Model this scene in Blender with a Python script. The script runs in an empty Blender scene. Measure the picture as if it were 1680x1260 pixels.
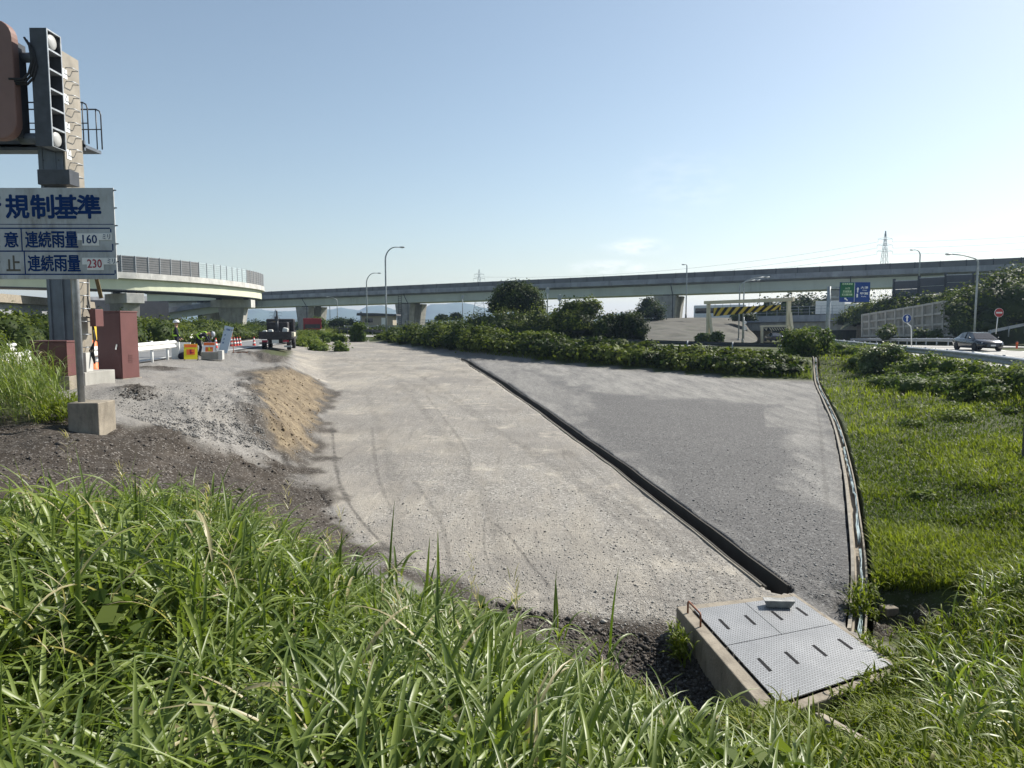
import bpy, math, random
import numpy as np
from mathutils import Vector, Matrix

# ------------------------------------------------------------------ camera, sky, sun, exposure
scene = bpy.context.scene
COL = scene.collection
FPX, PITCH, CAMZ = 1165.0, math.radians(4.906), 1.65
cam_d = bpy.data.cameras.new("camera")
cam_d.sensor_fit = 'HORIZONTAL'; cam_d.sensor_width = 36.0
cam_d.lens = FPX / 1680.0 * 36.0
cam_d.clip_start = 0.05; cam_d.clip_end = 20000
cam = bpy.data.objects.new("camera", cam_d); COL.objects.link(cam)
cam.location = (0, 0, CAMZ); cam.rotation_euler = (math.radians(90) - PITCH, 0, 0)
scene.camera = cam

SUN_EL, SUN_AZ = math.radians(40), math.radians(55)      # azimuth from +Y towards +X
world = bpy.data.worlds.new("World"); scene.world = world; world.use_nodes = True
wn, wl = world.node_tree.nodes, world.node_tree.links
wn.clear()
w_out = wn.new('ShaderNodeOutputWorld'); w_bg = wn.new('ShaderNodeBackground')
sky = wn.new('ShaderNodeTexSky'); sky.sky_type = 'NISHITA'; sky.sun_disc = False
sky.sun_elevation = SUN_EL; sky.sun_rotation = SUN_AZ
sky.air_density = 1.1; sky.dust_density = .7; sky.ozone_density = .9; sky.altitude = 30
w_bg.inputs['Strength'].default_value = 0.069
# two small wisps of cloud, fixed to directions of the sky dome
w_tc = wn.new('ShaderNodeTexCoord')
def wmath(op, a, b=None):
    n = wn.new('ShaderNodeMath'); n.operation = op
    for i, v in enumerate((a, b)):
        if v is None: continue
        if isinstance(v, (int, float)): n.inputs[i].default_value = v
        else: wl.new(v, n.inputs[i])
    return n.outputs[0]
def cloud_mask(direction, sx, sz):
    d = Vector(direction).normalized()
    s = wn.new('ShaderNodeVectorMath'); s.operation = 'SUBTRACT'; wl.new(w_tc.outputs['Generated'], s.inputs[0]); s.inputs[1].default_value = d
    m = wn.new('ShaderNodeVectorMath'); m.operation = 'MULTIPLY'; wl.new(s.outputs[0], m.inputs[0]); m.inputs[1].default_value = (1 / sx, 1 / sx, 1 / sz)
    ln = wn.new('ShaderNodeVectorMath'); ln.operation = 'LENGTH'; wl.new(m.outputs[0], ln.inputs[0])
    r = wn.new('ShaderNodeMapRange'); r.interpolation_type = 'SMOOTHSTEP'
    wl.new(ln.outputs['Value'], r.inputs['Value'])
    r.inputs['From Min'].default_value = 1.0; r.inputs['From Max'].default_value = 0.1
    r.inputs['To Min'].default_value = 0; r.inputs['To Max'].default_value = 1
    return r.outputs[0]
w_map = wn.new('ShaderNodeMapping'); w_map.inputs['Scale'].default_value = (14, 14, 40); wl.new(w_tc.outputs['Generated'], w_map.inputs['Vector'])
w_no = wn.new('ShaderNodeTexNoise'); w_no.inputs['Scale'].default_value = 2.0; w_no.inputs['Detail'].default_value = 7; w_no.inputs['Roughness'].default_value = .6
wl.new(w_map.outputs[0], w_no.inputs['Vector'])
def ray(px, py):
    return Vector((px - 840, FPX * math.cos(PITCH) + (630 - py) * math.sin(PITCH), -FPX * math.sin(PITCH) + (630 - py) * math.cos(PITCH)))
cm = None
for (px, py, sx, sz, k) in ((1042, 405, .062, .016, 1), (1000, 439, .085, .014, .9), (1490, 398, .05, .012, .8), (1120, 300, .10, .06, .2), (1300, 440, .2, .02, .25)):
    m = wmath('MULTIPLY', cloud_mask(ray(px, py), sx, sz), k)
    cm = m if cm is None else wmath('ADD', cm, m)
w_r = wn.new('ShaderNodeMapRange'); wl.new(w_no.outputs['Fac'], w_r.inputs['Value']); w_r.inputs['From Min'].default_value = .40; w_r.inputs['From Max'].default_value = .66
w_f = wmath('MULTIPLY', cm, w_r.outputs[0])
w_f = wmath('MINIMUM', wmath('MULTIPLY', w_f, .75), .8)
w_mix = wn.new('ShaderNodeMix'); w_mix.data_type = 'RGBA'
w_hs = wn.new('ShaderNodeHueSaturation'); w_hs.inputs['Hue'].default_value = .493; w_hs.inputs['Value'].default_value = 1.16; w_hs.inputs['Saturation'].default_value = .86; wl.new(sky.outputs[0], w_hs.inputs['Color'])
wl.new(w_f, w_mix.inputs['Factor']); wl.new(w_hs.outputs[0], w_mix.inputs['A']); w_mix.inputs['B'].default_value = (11.5, 11.6, 11.6, 1)
wl.new(w_mix.outputs['Result'], w_bg.inputs['Color']); wl.new(w_bg.outputs[0], w_out.inputs['Surface'])

sun_d = bpy.data.lights.new("sun", 'SUN'); sun_d.energy = 5.0; sun_d.angle = math.radians(.5); sun_d.color = (1, .95, .86)
sun = bpy.data.objects.new("sun", sun_d); COL.objects.link(sun)
sdir = Vector((math.sin(SUN_AZ) * math.cos(SUN_EL), math.cos(SUN_AZ) * math.cos(SUN_EL), math.sin(SUN_EL)))
sun.rotation_euler = sdir.to_track_quat('Z', 'Y').to_euler(); sun.location = sdir * 60
vs = scene.view_settings
vs.view_transform = 'Standard'; vs.look = 'None'; vs.exposure = 0.70; vs.gamma = 1.0; vs.use_curve_mapping = False
scene.cycles.use_denoising = True
scene.cycles.max_bounces = 6; scene.cycles.diffuse_bounces = 3; scene.cycles.glossy_bounces = 2
scene.cycles.transmission_bounces = 3; scene.cycles.volume_bounces = 0; scene.cycles.transparent_max_bounces = 6

# ------------------------------------------------------------------ helpers
rng = np.random.default_rng(7); random.seed(7)
R = math.radians
def P(px, py, Y):                       # the point a photo pixel sees at depth Y metres
    d = ray(px, py); return Vector((0, 0, CAMZ)) + d * (Y / d.y)
def Pz(px, py, z):                      # the point a photo pixel sees on the level z
    d = ray(px, py); return Vector((0, 0, CAMZ)) + d * ((z - CAMZ) / d.z)
def smooth(t):
    t = np.clip(t, 0, 1); return t * t * (3 - 2 * t)

_perm = np.random.default_rng(3).random((256, 256))
def vnoise(x, y):
    xi = np.floor(x).astype(int); yi = np.floor(y).astype(int); xf = x - xi; yf = y - yi
    u = xf * xf * (3 - 2 * xf); v = yf * yf * (3 - 2 * yf)
    g = lambda a, b: _perm[a & 255, b & 255]
    return (g(xi, yi) * (1 - u) + g(xi + 1, yi) * u) * (1 - v) + (g(xi, yi + 1) * (1 - u) + g(xi + 1, yi + 1) * u) * v - .5
def fbm(x, y, oct=4):
    s = 0; a = 1
    for i in range(oct):
        s = s + a * vnoise(x * 2 ** i + 17.3 * i, y * 2 ** i + 5.1 * i); a *= .5
    return s

def tag(o, label, cat, group=None, kind=None):
    o['label'] = label; o['category'] = cat
    if group: o['group'] = group
    if kind: o['kind'] = kind
    return o
def thing(name, label, cat, loc=(0, 0, 0), rz=0, group=None):
    o = bpy.data.objects.new(name, None); COL.objects.link(o); o.empty_display_size = .2
    o.location = loc; o.rotation_euler = (0, 0, rz)
    return tag(o, label, cat, group)
def copy_tree(o, parent=None):
    c = o.copy(); COL.objects.link(c)
    if parent: c.parent = parent
    for ch in o.children: copy_tree(ch, c)
    return c

class MB:
    def __init__(s): s.v = []; s.f = []; s.m = []; s.s = []
    def add(s, vs_, fs, mi=0, sm=False):
        o = len(s.v); s.v += [tuple(v) for v in vs_]
        for f in fs: s.f.append([i + o for i in f]); s.m.append(mi); s.s.append(sm)
        return s
    def box(s, x0, x1, y0, y1, z0, z1, mi=0):
        return s.add([(x0, y0, z0), (x1, y0, z0), (x1, y1, z0), (x0, y1, z0), (x0, y0, z1), (x1, y0, z1), (x1, y1, z1), (x0, y1, z1)],
                     [(3, 2, 1, 0), (4, 5, 6, 7), (0, 1, 5, 4), (1, 2, 6, 5), (2, 3, 7, 6), (3, 0, 4, 7)], mi)
    def obox(s, c, size, rot=None, mi=0):
        r = rot or Matrix.Identity(3); h = [x / 2 for x in size]; c = Vector(c)
        vv = [c + r @ Vector((sx * h[0], sy * h[1], sz * h[2])) for sx, sy, sz in ((-1, -1, -1), (1, -1, -1), (1, 1, -1), (-1, 1, -1), (-1, -1, 1), (1, -1, 1), (1, 1, 1), (-1, 1, 1))]
        return s.add(vv, [(3, 2, 1, 0), (4, 5, 6, 7), (0, 1, 5, 4), (1, 2, 6, 5), (2, 3, 7, 6), (3, 0, 4, 7)], mi)
    def bar(s, p, q, w, h, mi=0):
        p = Vector(p); q = Vector(q); d = q - p; L = d.length; d.normalize()
        up = Vector((0, 0, 1)) if abs(d.z) < .95 else Vector((0, 1, 0))
        sd = d.cross(up).normalized(); up = sd.cross(d)
        return s.obox((p + q) / 2, (L, w, h), Matrix((d, sd, up)).transposed(), mi)
    def tube(s, pts, r, n=8, mi=0, caps=True):
        pts = [Vector(p) for p in pts]; rs = r if isinstance(r, (list, tuple)) else [r] * len(pts)
        vv = []; fs = []; ref = None
        for i, p in enumerate(pts):
            d = (pts[min(i + 1, len(pts) - 1)] - pts[max(i - 1, 0)]).normalized()
            if ref is None:
                ref = Vector((0, 0, 1)) if abs(d.z) < .9 else Vector((1, 0, 0))
            a = (ref - d * ref.dot(d)).normalized(); b = d.cross(a); ref = a
            for k in range(n):
                t = 2 * math.pi * k / n; vv.append(p + (a * math.cos(t) + b * math.sin(t)) * rs[i])
        for i in range(len(pts) - 1):
            for k in range(n):
                fs.append((i * n + k, i * n + (k + 1) % n, (i + 1) * n + (k + 1) % n, (i + 1) * n + k))
        o = len(s.v); s.add(vv, fs, mi, n > 5)
        if caps:
            s.f.append([o + k for k in range(n)][::-1]); s.m.append(mi); s.s.append(False)
            s.f.append([o + (len(pts) - 1) * n + k for k in range(n)]); s.m.append(mi); s.s.append(False)
        return s
    def lathe(s, prof, c=(0, 0, 0), n=16, mi=0, axis='z'):
        vv = []; fs = []; c = Vector(c)
        for r_, z in prof:
            for k in range(n):
                t = 2 * math.pi * k / n; p = (r_ * math.cos(t), r_ * math.sin(t), z)
                if axis == 'x': p = (p[2], p[0], p[1])
                if axis == 'y': p = (p[1], p[2], p[0])
                vv.append(c + Vector(p))
        for i in range(len(prof) - 1):
            for k in range(n): fs.append((i * n + k, i * n + (k + 1) % n, (i + 1) * n + (k + 1) % n, (i + 1) * n + k))
        s.add(vv, fs, mi, True)
        o = len(s.v) - len(vv)
        for i, rev in ((0, True), (len(prof) - 1, False)):
            if prof[i][0] > 1e-6:
                l = [o + i * n + k for k in range(n)]; s.f.append(l[::-1] if rev else l); s.m.append(mi); s.s.append(False)
        return s
    def prism(s, poly, a0, a1, axis='y', mi=0):     # poly in the other two axes
        def mk(u, v, a): return {'y': (u, a, v), 'x': (a, u, v), 'z': (u, v, a)}[axis]
        n = len(poly); vv = [mk(u, v, a0) for u, v in poly] + [mk(u, v, a1) for u, v in poly]
        fs = [tuple(range(n)), tuple(range(2 * n - 1, n - 1, -1))] + [(i, i + n, (i + 1) % n + n, (i + 1) % n) for i in range(n)]
        return s.add(vv, fs, mi)
    def sweep(s, path, prof, mi=0, closed=True, side=None):      # prof [(offset to the right of travel, z)]
        path = [Vector(p) for p in path]; n = len(prof); vv = []; fs = []
        for i, p in enumerate(path):
            d = path[min(i + 1, len(path) - 1)] - path[max(i - 1, 0)]; d.z = 0; d.normalize(); rt = Vector((d.y, -d.x, 0))
            for o_, z in prof: vv.append(p + rt * o_ + Vector((0, 0, z)))
        m = n if closed else n - 1
        for i in range(len(path) - 1):
            for k in range(m): fs.append((i * n + k, (i + 1) * n + k, (i + 1) * n + (k + 1) % n, i * n + (k + 1) % n))
        if closed: fs += [tuple(range(n))[::-1], tuple((len(path) - 1) * n + k for k in range(n))]
        return s.add(vv, fs, mi)
    def ball(s, c, r, nu=12, nv=8, mi=0):
        r = r if isinstance(r, (list, tuple)) else (r, r, r); vv = []; fs = []
        for j in range(nv + 1):
            ph = math.pi * j / nv
            for i in range(nu):
                t = 2 * math.pi * i / nu
                vv.append((c[0] + r[0] * math.sin(ph) * math.cos(t), c[1] + r[1] * math.sin(ph) * math.sin(t), c[2] + r[2] * math.cos(ph)))
        for j in range(nv):
            for i in range(nu): fs.append((j * nu + i, (j + 1) * nu + i, (j + 1) * nu + (i + 1) % nu, j * nu + (i + 1) % nu))
        return s.add(vv, fs, mi, True)
    def build(s, name, mats, parent=None, bevel=0, world=False):
        me = bpy.data.meshes.new(name)
        off = Vector(parent.location) if (parent and world) else Vector((0, 0, 0))
        me.from_pydata([tuple(Vector(v) - off) for v in s.v], [], s.f)
        for m in (mats if isinstance(mats, (list, tuple)) else [mats]): me.materials.append(m)
        me.polygons.foreach_set('material_index', s.m); me.polygons.foreach_set('use_smooth', s.s)
        me.update()
        o = bpy.data.objects.new(name, me); COL.objects.link(o)
        if parent: o.parent = parent
        if bevel:
            b = o.modifiers.new('bevel', 'BEVEL'); b.width = bevel; b.segments = 2; b.limit_method = 'ANGLE'; b.angle_limit = R(40)
        return o

def mesh_np(name, V, F, mat, parent=None, tint=None, attrs=None, smooth_=False):
    V = np.asarray(V, np.float32); F = np.asarray(F, np.int32); k = F.shape[1]
    me = bpy.data.meshes.new(name)
    me.vertices.add(len(V)); me.vertices.foreach_set('co', V.ravel())
    me.loops.add(F.size); me.loops.foreach_set('vertex_index', F.ravel())
    me.polygons.add(len(F)); me.polygons.foreach_set('loop_start', np.arange(0, F.size, k, dtype=np.int32))
    if smooth_: me.polygons.foreach_set('use_smooth', np.ones(len(F), bool))
    at = dict(attrs or {})
    if tint is not None: at['tint'] = tint
    for nme, arr in at.items():
        a = me.attributes.new(nme, 'FLOAT', 'POINT'); a.data.foreach_set('value', np.asarray(arr, np.float32))
    me.materials.append(mat); me.update(calc_edges=True); me.validate()
    o = bpy.data.objects.new(name, me); COL.objects.link(o)
    if parent: o.parent = parent
    return o

# ------------------------------------------------------------------ materials
def _mat(name):
    m = bpy.data.materials.new(name); m.use_nodes = True; m.node_tree.nodes.clear()
    return m, m.node_tree.nodes, m.node_tree.links
def N(nt, typ, **kw):
    n = nt.new(typ)
    for k, v in kw.items():
        if k[0] == '_': setattr(n, k[1:], v)
        else: n.inputs[k.replace('__', ' ')].default_value = v
    return n
def mix(nt, lk, fac, a, b, blend='MIX'):
    n = nt.new('ShaderNodeMix'); n.data_type = 'RGBA'; n.blend_type = blend
    for s, v in (('Factor', fac), ('A', a), ('B', b)):
        if isinstance(v, (int, float)): n.inputs[s].default_value = v
        elif isinstance(v, (tuple, list)): n.inputs[s].default_value = (*v[:3], 1)
        else: lk.new(v, n.inputs[s])
    return n.outputs['Result']
def mrange(nt, lk, v, a, b, c=0, d=1):
    n = nt.new('ShaderNodeMapRange'); lk.new(v, n.inputs['Value'])
    for s, x in zip(('From Min', 'From Max', 'To Min', 'To Max'), (a, b, c, d)): n.inputs[s].default_value = x
    return n.outputs[0]
def mat(name, col, rough=.6, metal=0, var=.25, scale=3, dirt=None, dirt_amt=.0, dirt_stretch=(1, 1, 1), bump=0, bscale=60, spec=.4, coat=0):
    m, n, l = _mat(name)
    out = n.new('ShaderNodeOutputMaterial'); b = n.new('ShaderNodeBsdfPrincipled'); l.new(b.outputs[0], out.inputs[0])
    tc = n.new('ShaderNodeTexCoord')
    no = N(n, 'ShaderNodeTexNoise', Scale=scale, Detail=6.0, Roughness=.6); l.new(tc.outputs['Object'], no.inputs['Vector'])
    lo = tuple(c * (1 - var) for c in col); hi = tuple(min(1, c * (1 + var)) for c in col)
    c = mix(n, l, mrange(n, l, no.outputs['Fac'], .3, .7), lo, hi)
    if dirt:
        mp = n.new('ShaderNodeMapping'); mp.inputs['Scale'].default_value = dirt_stretch; l.new(tc.outputs['Object'], mp.inputs['Vector'])
        d = N(n, 'ShaderNodeTexNoise', Scale=scale * 1.7, Detail=8.0, Roughness=.7); l.new(mp.outputs[0], d.inputs['Vector'])
        c = mix(n, l, mrange(n, l, d.outputs['Fac'], .5, .72, 0, dirt_amt), c, dirt)
    l.new(c, b.inputs['Base Color'])
    b.inputs['Roughness'].default_value = rough; b.inputs['Metallic'].default_value = metal; b.inputs['Specular IOR Level'].default_value = spec
    b.inputs['Coat Weight'].default_value = coat
    if bump:
        bn = N(n, 'ShaderNodeTexNoise', Scale=bscale, Detail=5.0); l.new(tc.outputs['Object'], bn.inputs['Vector'])
        bp = N(n, 'ShaderNodeBump', Strength=bump, Distance=.02); l.new(bn.outputs['Fac'], bp.inputs['Height']); l.new(bp.outputs[0], b.inputs['Normal'])
    return m
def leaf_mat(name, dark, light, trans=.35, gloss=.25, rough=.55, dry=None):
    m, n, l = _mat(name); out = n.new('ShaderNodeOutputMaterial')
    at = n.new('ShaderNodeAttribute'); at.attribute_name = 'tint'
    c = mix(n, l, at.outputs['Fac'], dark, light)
    if dry: c = mix(n, l, mrange(n, l, at.outputs['Fac'], .94, .99), c, dry)
    b = n.new('ShaderNodeBsdfPrincipled'); b.inputs['Roughness'].default_value = rough; b.inputs['Specular IOR Level'].default_value = gloss
    l.new(c, b.inputs['Base Color'])
    t = n.new('ShaderNodeBsdfTranslucent'); tcol = mix(n, l, 1.0, c, (1.5, 1.55, .75), 'MULTIPLY'); l.new(tcol, t.inputs['Color'])
    ms = n.new('ShaderNodeMixShader'); ms.inputs[0].default_value = trans; l.new(b.outputs[0], ms.inputs[1]); l.new(t.outputs[0], ms.inputs[2])
    l.new(ms.outputs[0], out.inputs[0]); return m

M = {}
M['concrete'] = mat('concrete', (.33, .32, .29), .85, dirt=(.16, .15, .13), dirt_amt=.7, dirt_stretch=(1, 1, .25), scale=.8, bump=.2)
M['concrete_pale'] = mat('concrete_pale', (.5, .49, .46), .85, dirt=(.3, .29, .27), dirt_amt=.6, dirt_stretch=(1, 1, .2), scale=.6)
M['concrete_brown'] = mat('concrete_brown', (.27, .235, .185), .9, dirt=(.12, .1, .075), dirt_amt=.8, dirt_stretch=(1, 1, .3), scale=3, bump=.4, bscale=40)
M['fascia'] = mat('fascia_concrete', (.27, .28, .3), .8, dirt=(.13, .13, .135), dirt_amt=.8, dirt_stretch=(1, 1, .2), scale=.4)
M['girder'] = mat('girder_paint', (.5, .54, .47), .55, dirt=(.4, .42, .36), dirt_amt=.5, dirt_stretch=(1, 1, .2), scale=.3, var=.08)
M['girder_cream'] = mat('girder_cream_paint', (.66, .68, .5), .5, dirt=(.5, .52, .38), dirt_amt=.4, dirt_stretch=(1, 1, .2), scale=.3, var=.06)
M['barrier'] = mat('barrier_grey', (.13, .135, .145), .6, scale=.5, var=.2, dirt=(.2, .2, .2), dirt_amt=.4)
M['dark_steel'] = mat('dark_steel', (.05, .055, .065), .5, scale=4)
M['steel'] = mat('galvanised_steel', (.38, .4, .42), .45, .5, scale=6, dirt=(.2, .19, .17), dirt_amt=.4)
M['lamp_grey'] = mat('lamp_pole_grey', (.3, .33, .34), .5, .2, scale=5)
M['column_blue'] = mat('column_blue_grey', (.13, .15, .18), .5, .2, scale=2, dirt=(.09, .1, .11), dirt_amt=.6, dirt_stretch=(1, 1, .1))
M['column_side'] = mat('column_side_grey', (.28, .25, .205), .5, .1, scale=2, dirt=(.2, .16, .11), dirt_amt=.9, dirt_stretch=(1, 1, .15))
M['cab_brown'] = mat('cabinet_brown', (.135, .056, .052), .5, scale=2, var=.12, dirt=(.17, .09, .08), dirt_amt=.4, dirt_stretch=(1, 1, .3))
M['vms_brown'] = mat('panel_brown', (.2, .115, .095), .55, scale=1.5, var=.1)
M['white'] = mat('white_paint', (.78, .78, .76), .45, scale=3, var=.06, dirt=(.5, .47, .42), dirt_amt=.5, dirt_stretch=(.5, .5, 2))
M['sign_white'] = mat('sign_board_weathered', (.41, .43, .44), .5, scale=1.4, var=.14, dirt=(.17, .155, .12), dirt_amt=.85, dirt_stretch=(1, 1, .35), spec=.3)
M['plate_white'] = mat('plate_white', (.72, .72, .7), .5, scale=6, var=.06)
M['sign_blue'] = mat('letter_blue', (.004, .03, .125), .6, scale=8, var=.2, spec=.1)
M['sign_red'] = mat('letter_crimson', (.34, .02, .05), .45, scale=8, var=.1)
M['sign_grey'] = mat('letter_grey', (.10, .09, .07), .6, scale=8, var=.3)
M['guide_blue'] = mat('guide_blue', (.01, .05, .22), .4, scale=.6, var=.1)
M['guide_green'] = mat('guide_green', (.012, .12, .05), .4, scale=.6, var=.1)
M['guide_text'] = mat('guide_text_white', (.75, .78, .75), .4, var=.03)
M['guide_text_y'] = mat('guide_text_pale', (.6, .75, .5), .4, var=.03)
M['cream'] = mat('cream_paint', (.58, .52, .37), .55, scale=1.5, var=.1, dirt=(.4, .35, .25), dirt_amt=.5, dirt_stretch=(1, 1, .3))
M['stripe_y'] = mat('stripe_yellow', (.62, .42, .04), .5, var=.1)
M['stripe_k'] = mat('stripe_black', (.016, .016, .018), .8, spec=.1)
M['checker'] = None
M['rust'] = mat('rusty_orange', (.25, .105, .06), .7, .1, scale=20, var=.3)
M['asphalt'] = mat('asphalt', (.17, .175, .18), .85, scale=1.2, var=.15, dirt=(.23, .22, .2), dirt_amt=.5, bump=.3, bscale=180)
M['road_far'] = mat('road_pale_asphalt', (.34, .33, .31), .85, scale=.5, var=.12)
M['sheath'] = mat('sheath_brown', (.11, .08, .03), .6)
M['lamp_lens'] = mat('lamp_lens_grey', (.42, .42, .41), .3, var=.1)
M['line'] = mat('road_line_white', (.7, .7, .68), .6, var=.1)
M['rubber'] = mat('rubber', (.018, .018, .019), .8)
M['car_black'] = mat('car_dark_paint', (.006, .007, .011), .2, spec=.4, coat=.6, var=.05)
M['glass_dark'] = mat('car_glass', (.01, .012, .015), .04, spec=.8, var=.02)
M['chrome'] = mat('chrome', (.6, .6, .62), .2, .9, var=.03)
M['head_l'] = mat('headlight_lens', (.7, .72, .75), .1, spec=.7, var=.03)
M['truck_dark'] = mat('truck_bed_dark', (.03, .027, .03), .6, scale=5, dirt=(.09, .08, .07), dirt_amt=.6)
M['truck_cream'] = mat('truck_cream', (.62, .58, .44), .5, scale=4, var=.1, dirt=(.4, .35, .27), dirt_amt=.5)
M['red_truck'] = mat('truck_red', (.2, .014, .02), .4, scale=2, var=.12)
M['orange'] = mat('safety_orange', (.8, .16, .03), .5, var=.1)
M['red_cone'] = mat('cone_red', (.62, .05, .035), .5, var=.1)
M['cone_white'] = mat('cone_white', (.8, .8, .78), .4, var=.05)
M['lime'] = mat('vest_lime', (.5, .78, .06), .6, var=.1)
M['yellow'] = mat('sign_yellow', (.82, .68, .02), .5, var=.06)
M['navy'] = mat('workwear_navy', (.016, .017, .03), .9, var=.3, scale=9)
M['skin'] = mat('skin', (.42, .25, .17), .6, var=.08)
M['helmet'] = mat('helmet_white', (.72, .73, .74), .35, var=.04)
M['helmet_g'] = mat('helmet_grey', (.36, .38, .42), .4, var=.04)
M['boot'] = mat('boot_black', (.015, .014, .014), .6)
M['board_blue'] = mat('board_pale_blue', (.5, .58, .66), .4, scale=2, var=.06)
M['bark'] = mat('bark', (.09, .07, .05), .9, scale=12, var=.4, bump=.6)
M['noise_dark'] = mat('louvre_panel', (.2, .2, .2), .6, scale=1, var=.12)
M['soundwall'] = mat('sound_wall_grey', (.075, .08, .095), .6, scale=.7, var=.15, dirt=(.11, .115, .125), dirt_amt=.5)
M['retaining'] = mat('retaining_panel', (.3, .29, .26), .9, scale=.5, var=.25, dirt=(.09, .085, .07), dirt_amt=.9, dirt_stretch=(1, 1, .35))
M['retaining_rib'] = mat('retaining_rib', (.4, .385, .35), .9, scale=1, var=.2)
M['slope_grey'] = mat('shotcrete', (.085, .08, .066), .95, scale=.35, var=.4, dirt=(.055, .06, .04), dirt_amt=.95, dirt_stretch=(.6, .6, 2.5), bump=.5, bscale=3)
M['hut_wall'] = mat('hut_wall', (.32, .28, .22), .8, var=.1)
M['hut_roof'] = mat('hut_roof', (.06, .06, .065), .6)
M['trench'] = mat('shade_dark_concrete', (.05, .045, .038), .9, scale=2, var=.2, dirt=(.07, .06, .05), dirt_amt=.7)  # base colour darkened to stand in for shade on the gutter walls
M['pvc'] = mat('plastic_sheet_pale_blue', (.36, .45, .47), .4, scale=6, var=.35)
M['cable'] = mat('cable_black', (.015, .015, .016), .6)
M['mortar_stone'] = mat('grey_stone', (.3, .3, .29), .9, scale=14, var=.3, bump=.5)
M['timber'] = mat('grey_timber', (.3, .27, .22), .9, scale=6, var=.25, dirt_amt=.6, dirt=(.15, .13, .1))
M['marker_red'] = mat('marker_post_red', (.42, .07, .03), .5, var=.1)
M['tarp'] = mat('tarp_white', (.62, .62, .58), .7, var=.1)
M['clear'] = mat('clear_panel', (.42, .49, .51), .25, scale=1, var=.06, spec=.5)
M['far_concrete'] = mat('far_concrete', (.4, .4, .38), .9, scale=.2, var=.1)
M['pylon'] = mat('pylon_steel', (.16, .18, .2), .5, .3)
M['hillwood'] = mat('mountain_forest', (.045, .075, .045), .95, scale=.01, var=.3)
L_GRASS = leaf_mat('tall_grass', (.055, .095, .014), (.225, .28, .065), .36, .45, .42, (.4, .35, .2))
L_FIELD = leaf_mat('field_grass', (.06, .09, .009), (.20, .24, .03), .36, .2, .55, (.26, .24, .12))
L_KUDZU = leaf_mat('kudzu_leaf', (.022, .04, .008), (.125, .155, .03), .28, .14, .6)
L_TREE = leaf_mat('tree_leaf', (.013, .026, .008), (.065, .09, .022), .2, .1, .65)
L_SHRUB = leaf_mat('shrub_leaf', (.05, .085, .015), (.15, .185, .04), .35, .14, .6)

# ------------------------------------------------------------------ terrain
def zb(X, Y):                                         # floor of the gravel basin
    return np.minimum(-2.0 + .0202 * (Y - 9) - .0117 * (X - 2.5), -.3)
def on_floor(px, py):
    d = ray(px, py); t = 5 / d.y
    for _ in range(60):
        p = Vector((0, 0, CAMZ)) + d * t
        t *= (CAMZ - float(zb(p.x, p.y))) / (CAMZ - p.z)
    p = Vector((0, 0, CAMZ)) + d * t
    return p.x, p.y
# outline of the basin floor with the width of the bank that rises from each corner
BAS = [(640, 930, 5), (560, 860, 4.5), (503, 775, 3.2), (512, 745, 1.3), (528, 690, 1.9), (546, 640, 2.2), (535, 622, 2.4), (529, 608, 2.8), (528, 596, 3.4), (532, 580, 4.5), (542, 567, 6), (566, 558, 6), (620, 562, 3), (690, 573, 3), (765, 587, 3), (900, 597, 3.2), (1050, 608, 3.2), (1200, 621, 3.5), (1335, 628, 5.2),
       (1352, 665, 6.2), (1368, 700, 7), (1386, 770, 7.5), (1398, 850, 7.5), (1407, 940, 6.5), (1412, 1015, 6), (1480, 1090, 5), (1420, 1180, 4.5), (1260, 1180, 4.5), (1100, 1060, 4.5), (900, 1022, 4.5), (770, 985, 4.5)]
BX = np.array([on_floor(a, b) for a, b, w in BAS]); BW = np.array([w for a, b, w in BAS])
def poly_sd(poly, X, Y, W=None):
    """signed distance to a polygon (negative inside); also the edge-blended width"""
    n = len(poly); best = np.full(X.shape, 1e18); wb = np.zeros(X.shape); ins = np.zeros(X.shape, bool)
    for i in range(n):
        ax, ay = poly[i]; bx, by = poly[(i + 1) % n]
        ex, ey = bx - ax, by - ay; L = ex * ex + ey * ey + 1e-12
        t = np.clip(((X - ax) * ex + (Y - ay) * ey) / L, 0, 1)
        d = (X - ax - t * ex) ** 2 + (Y - ay - t * ey) ** 2
        m = d < best; best = np.where(m, d, best)
        if W is not None: wb = np.where(m, W[i] * (1 - t) + W[(i + 1) % n] * t, wb)
        c = ((ay > Y) != (by > Y))
        ins ^= c & (X < (bx - ax) * (Y - ay) / (by - ay + 1e-12) + ax)
    d = np.sqrt(best); d = np.where(ins, -d, d)
    return (d, wb) if W is not None else d
HP = [(.631, 2.40), (1.032, 2.517), (1.112, 1.995), (.70, 1.783)]; HH = 3.45
HC = [(a * HH, b * HH) for a, b in HP]                # corners of the pit lid (far left, far right, near right, near left)
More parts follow.
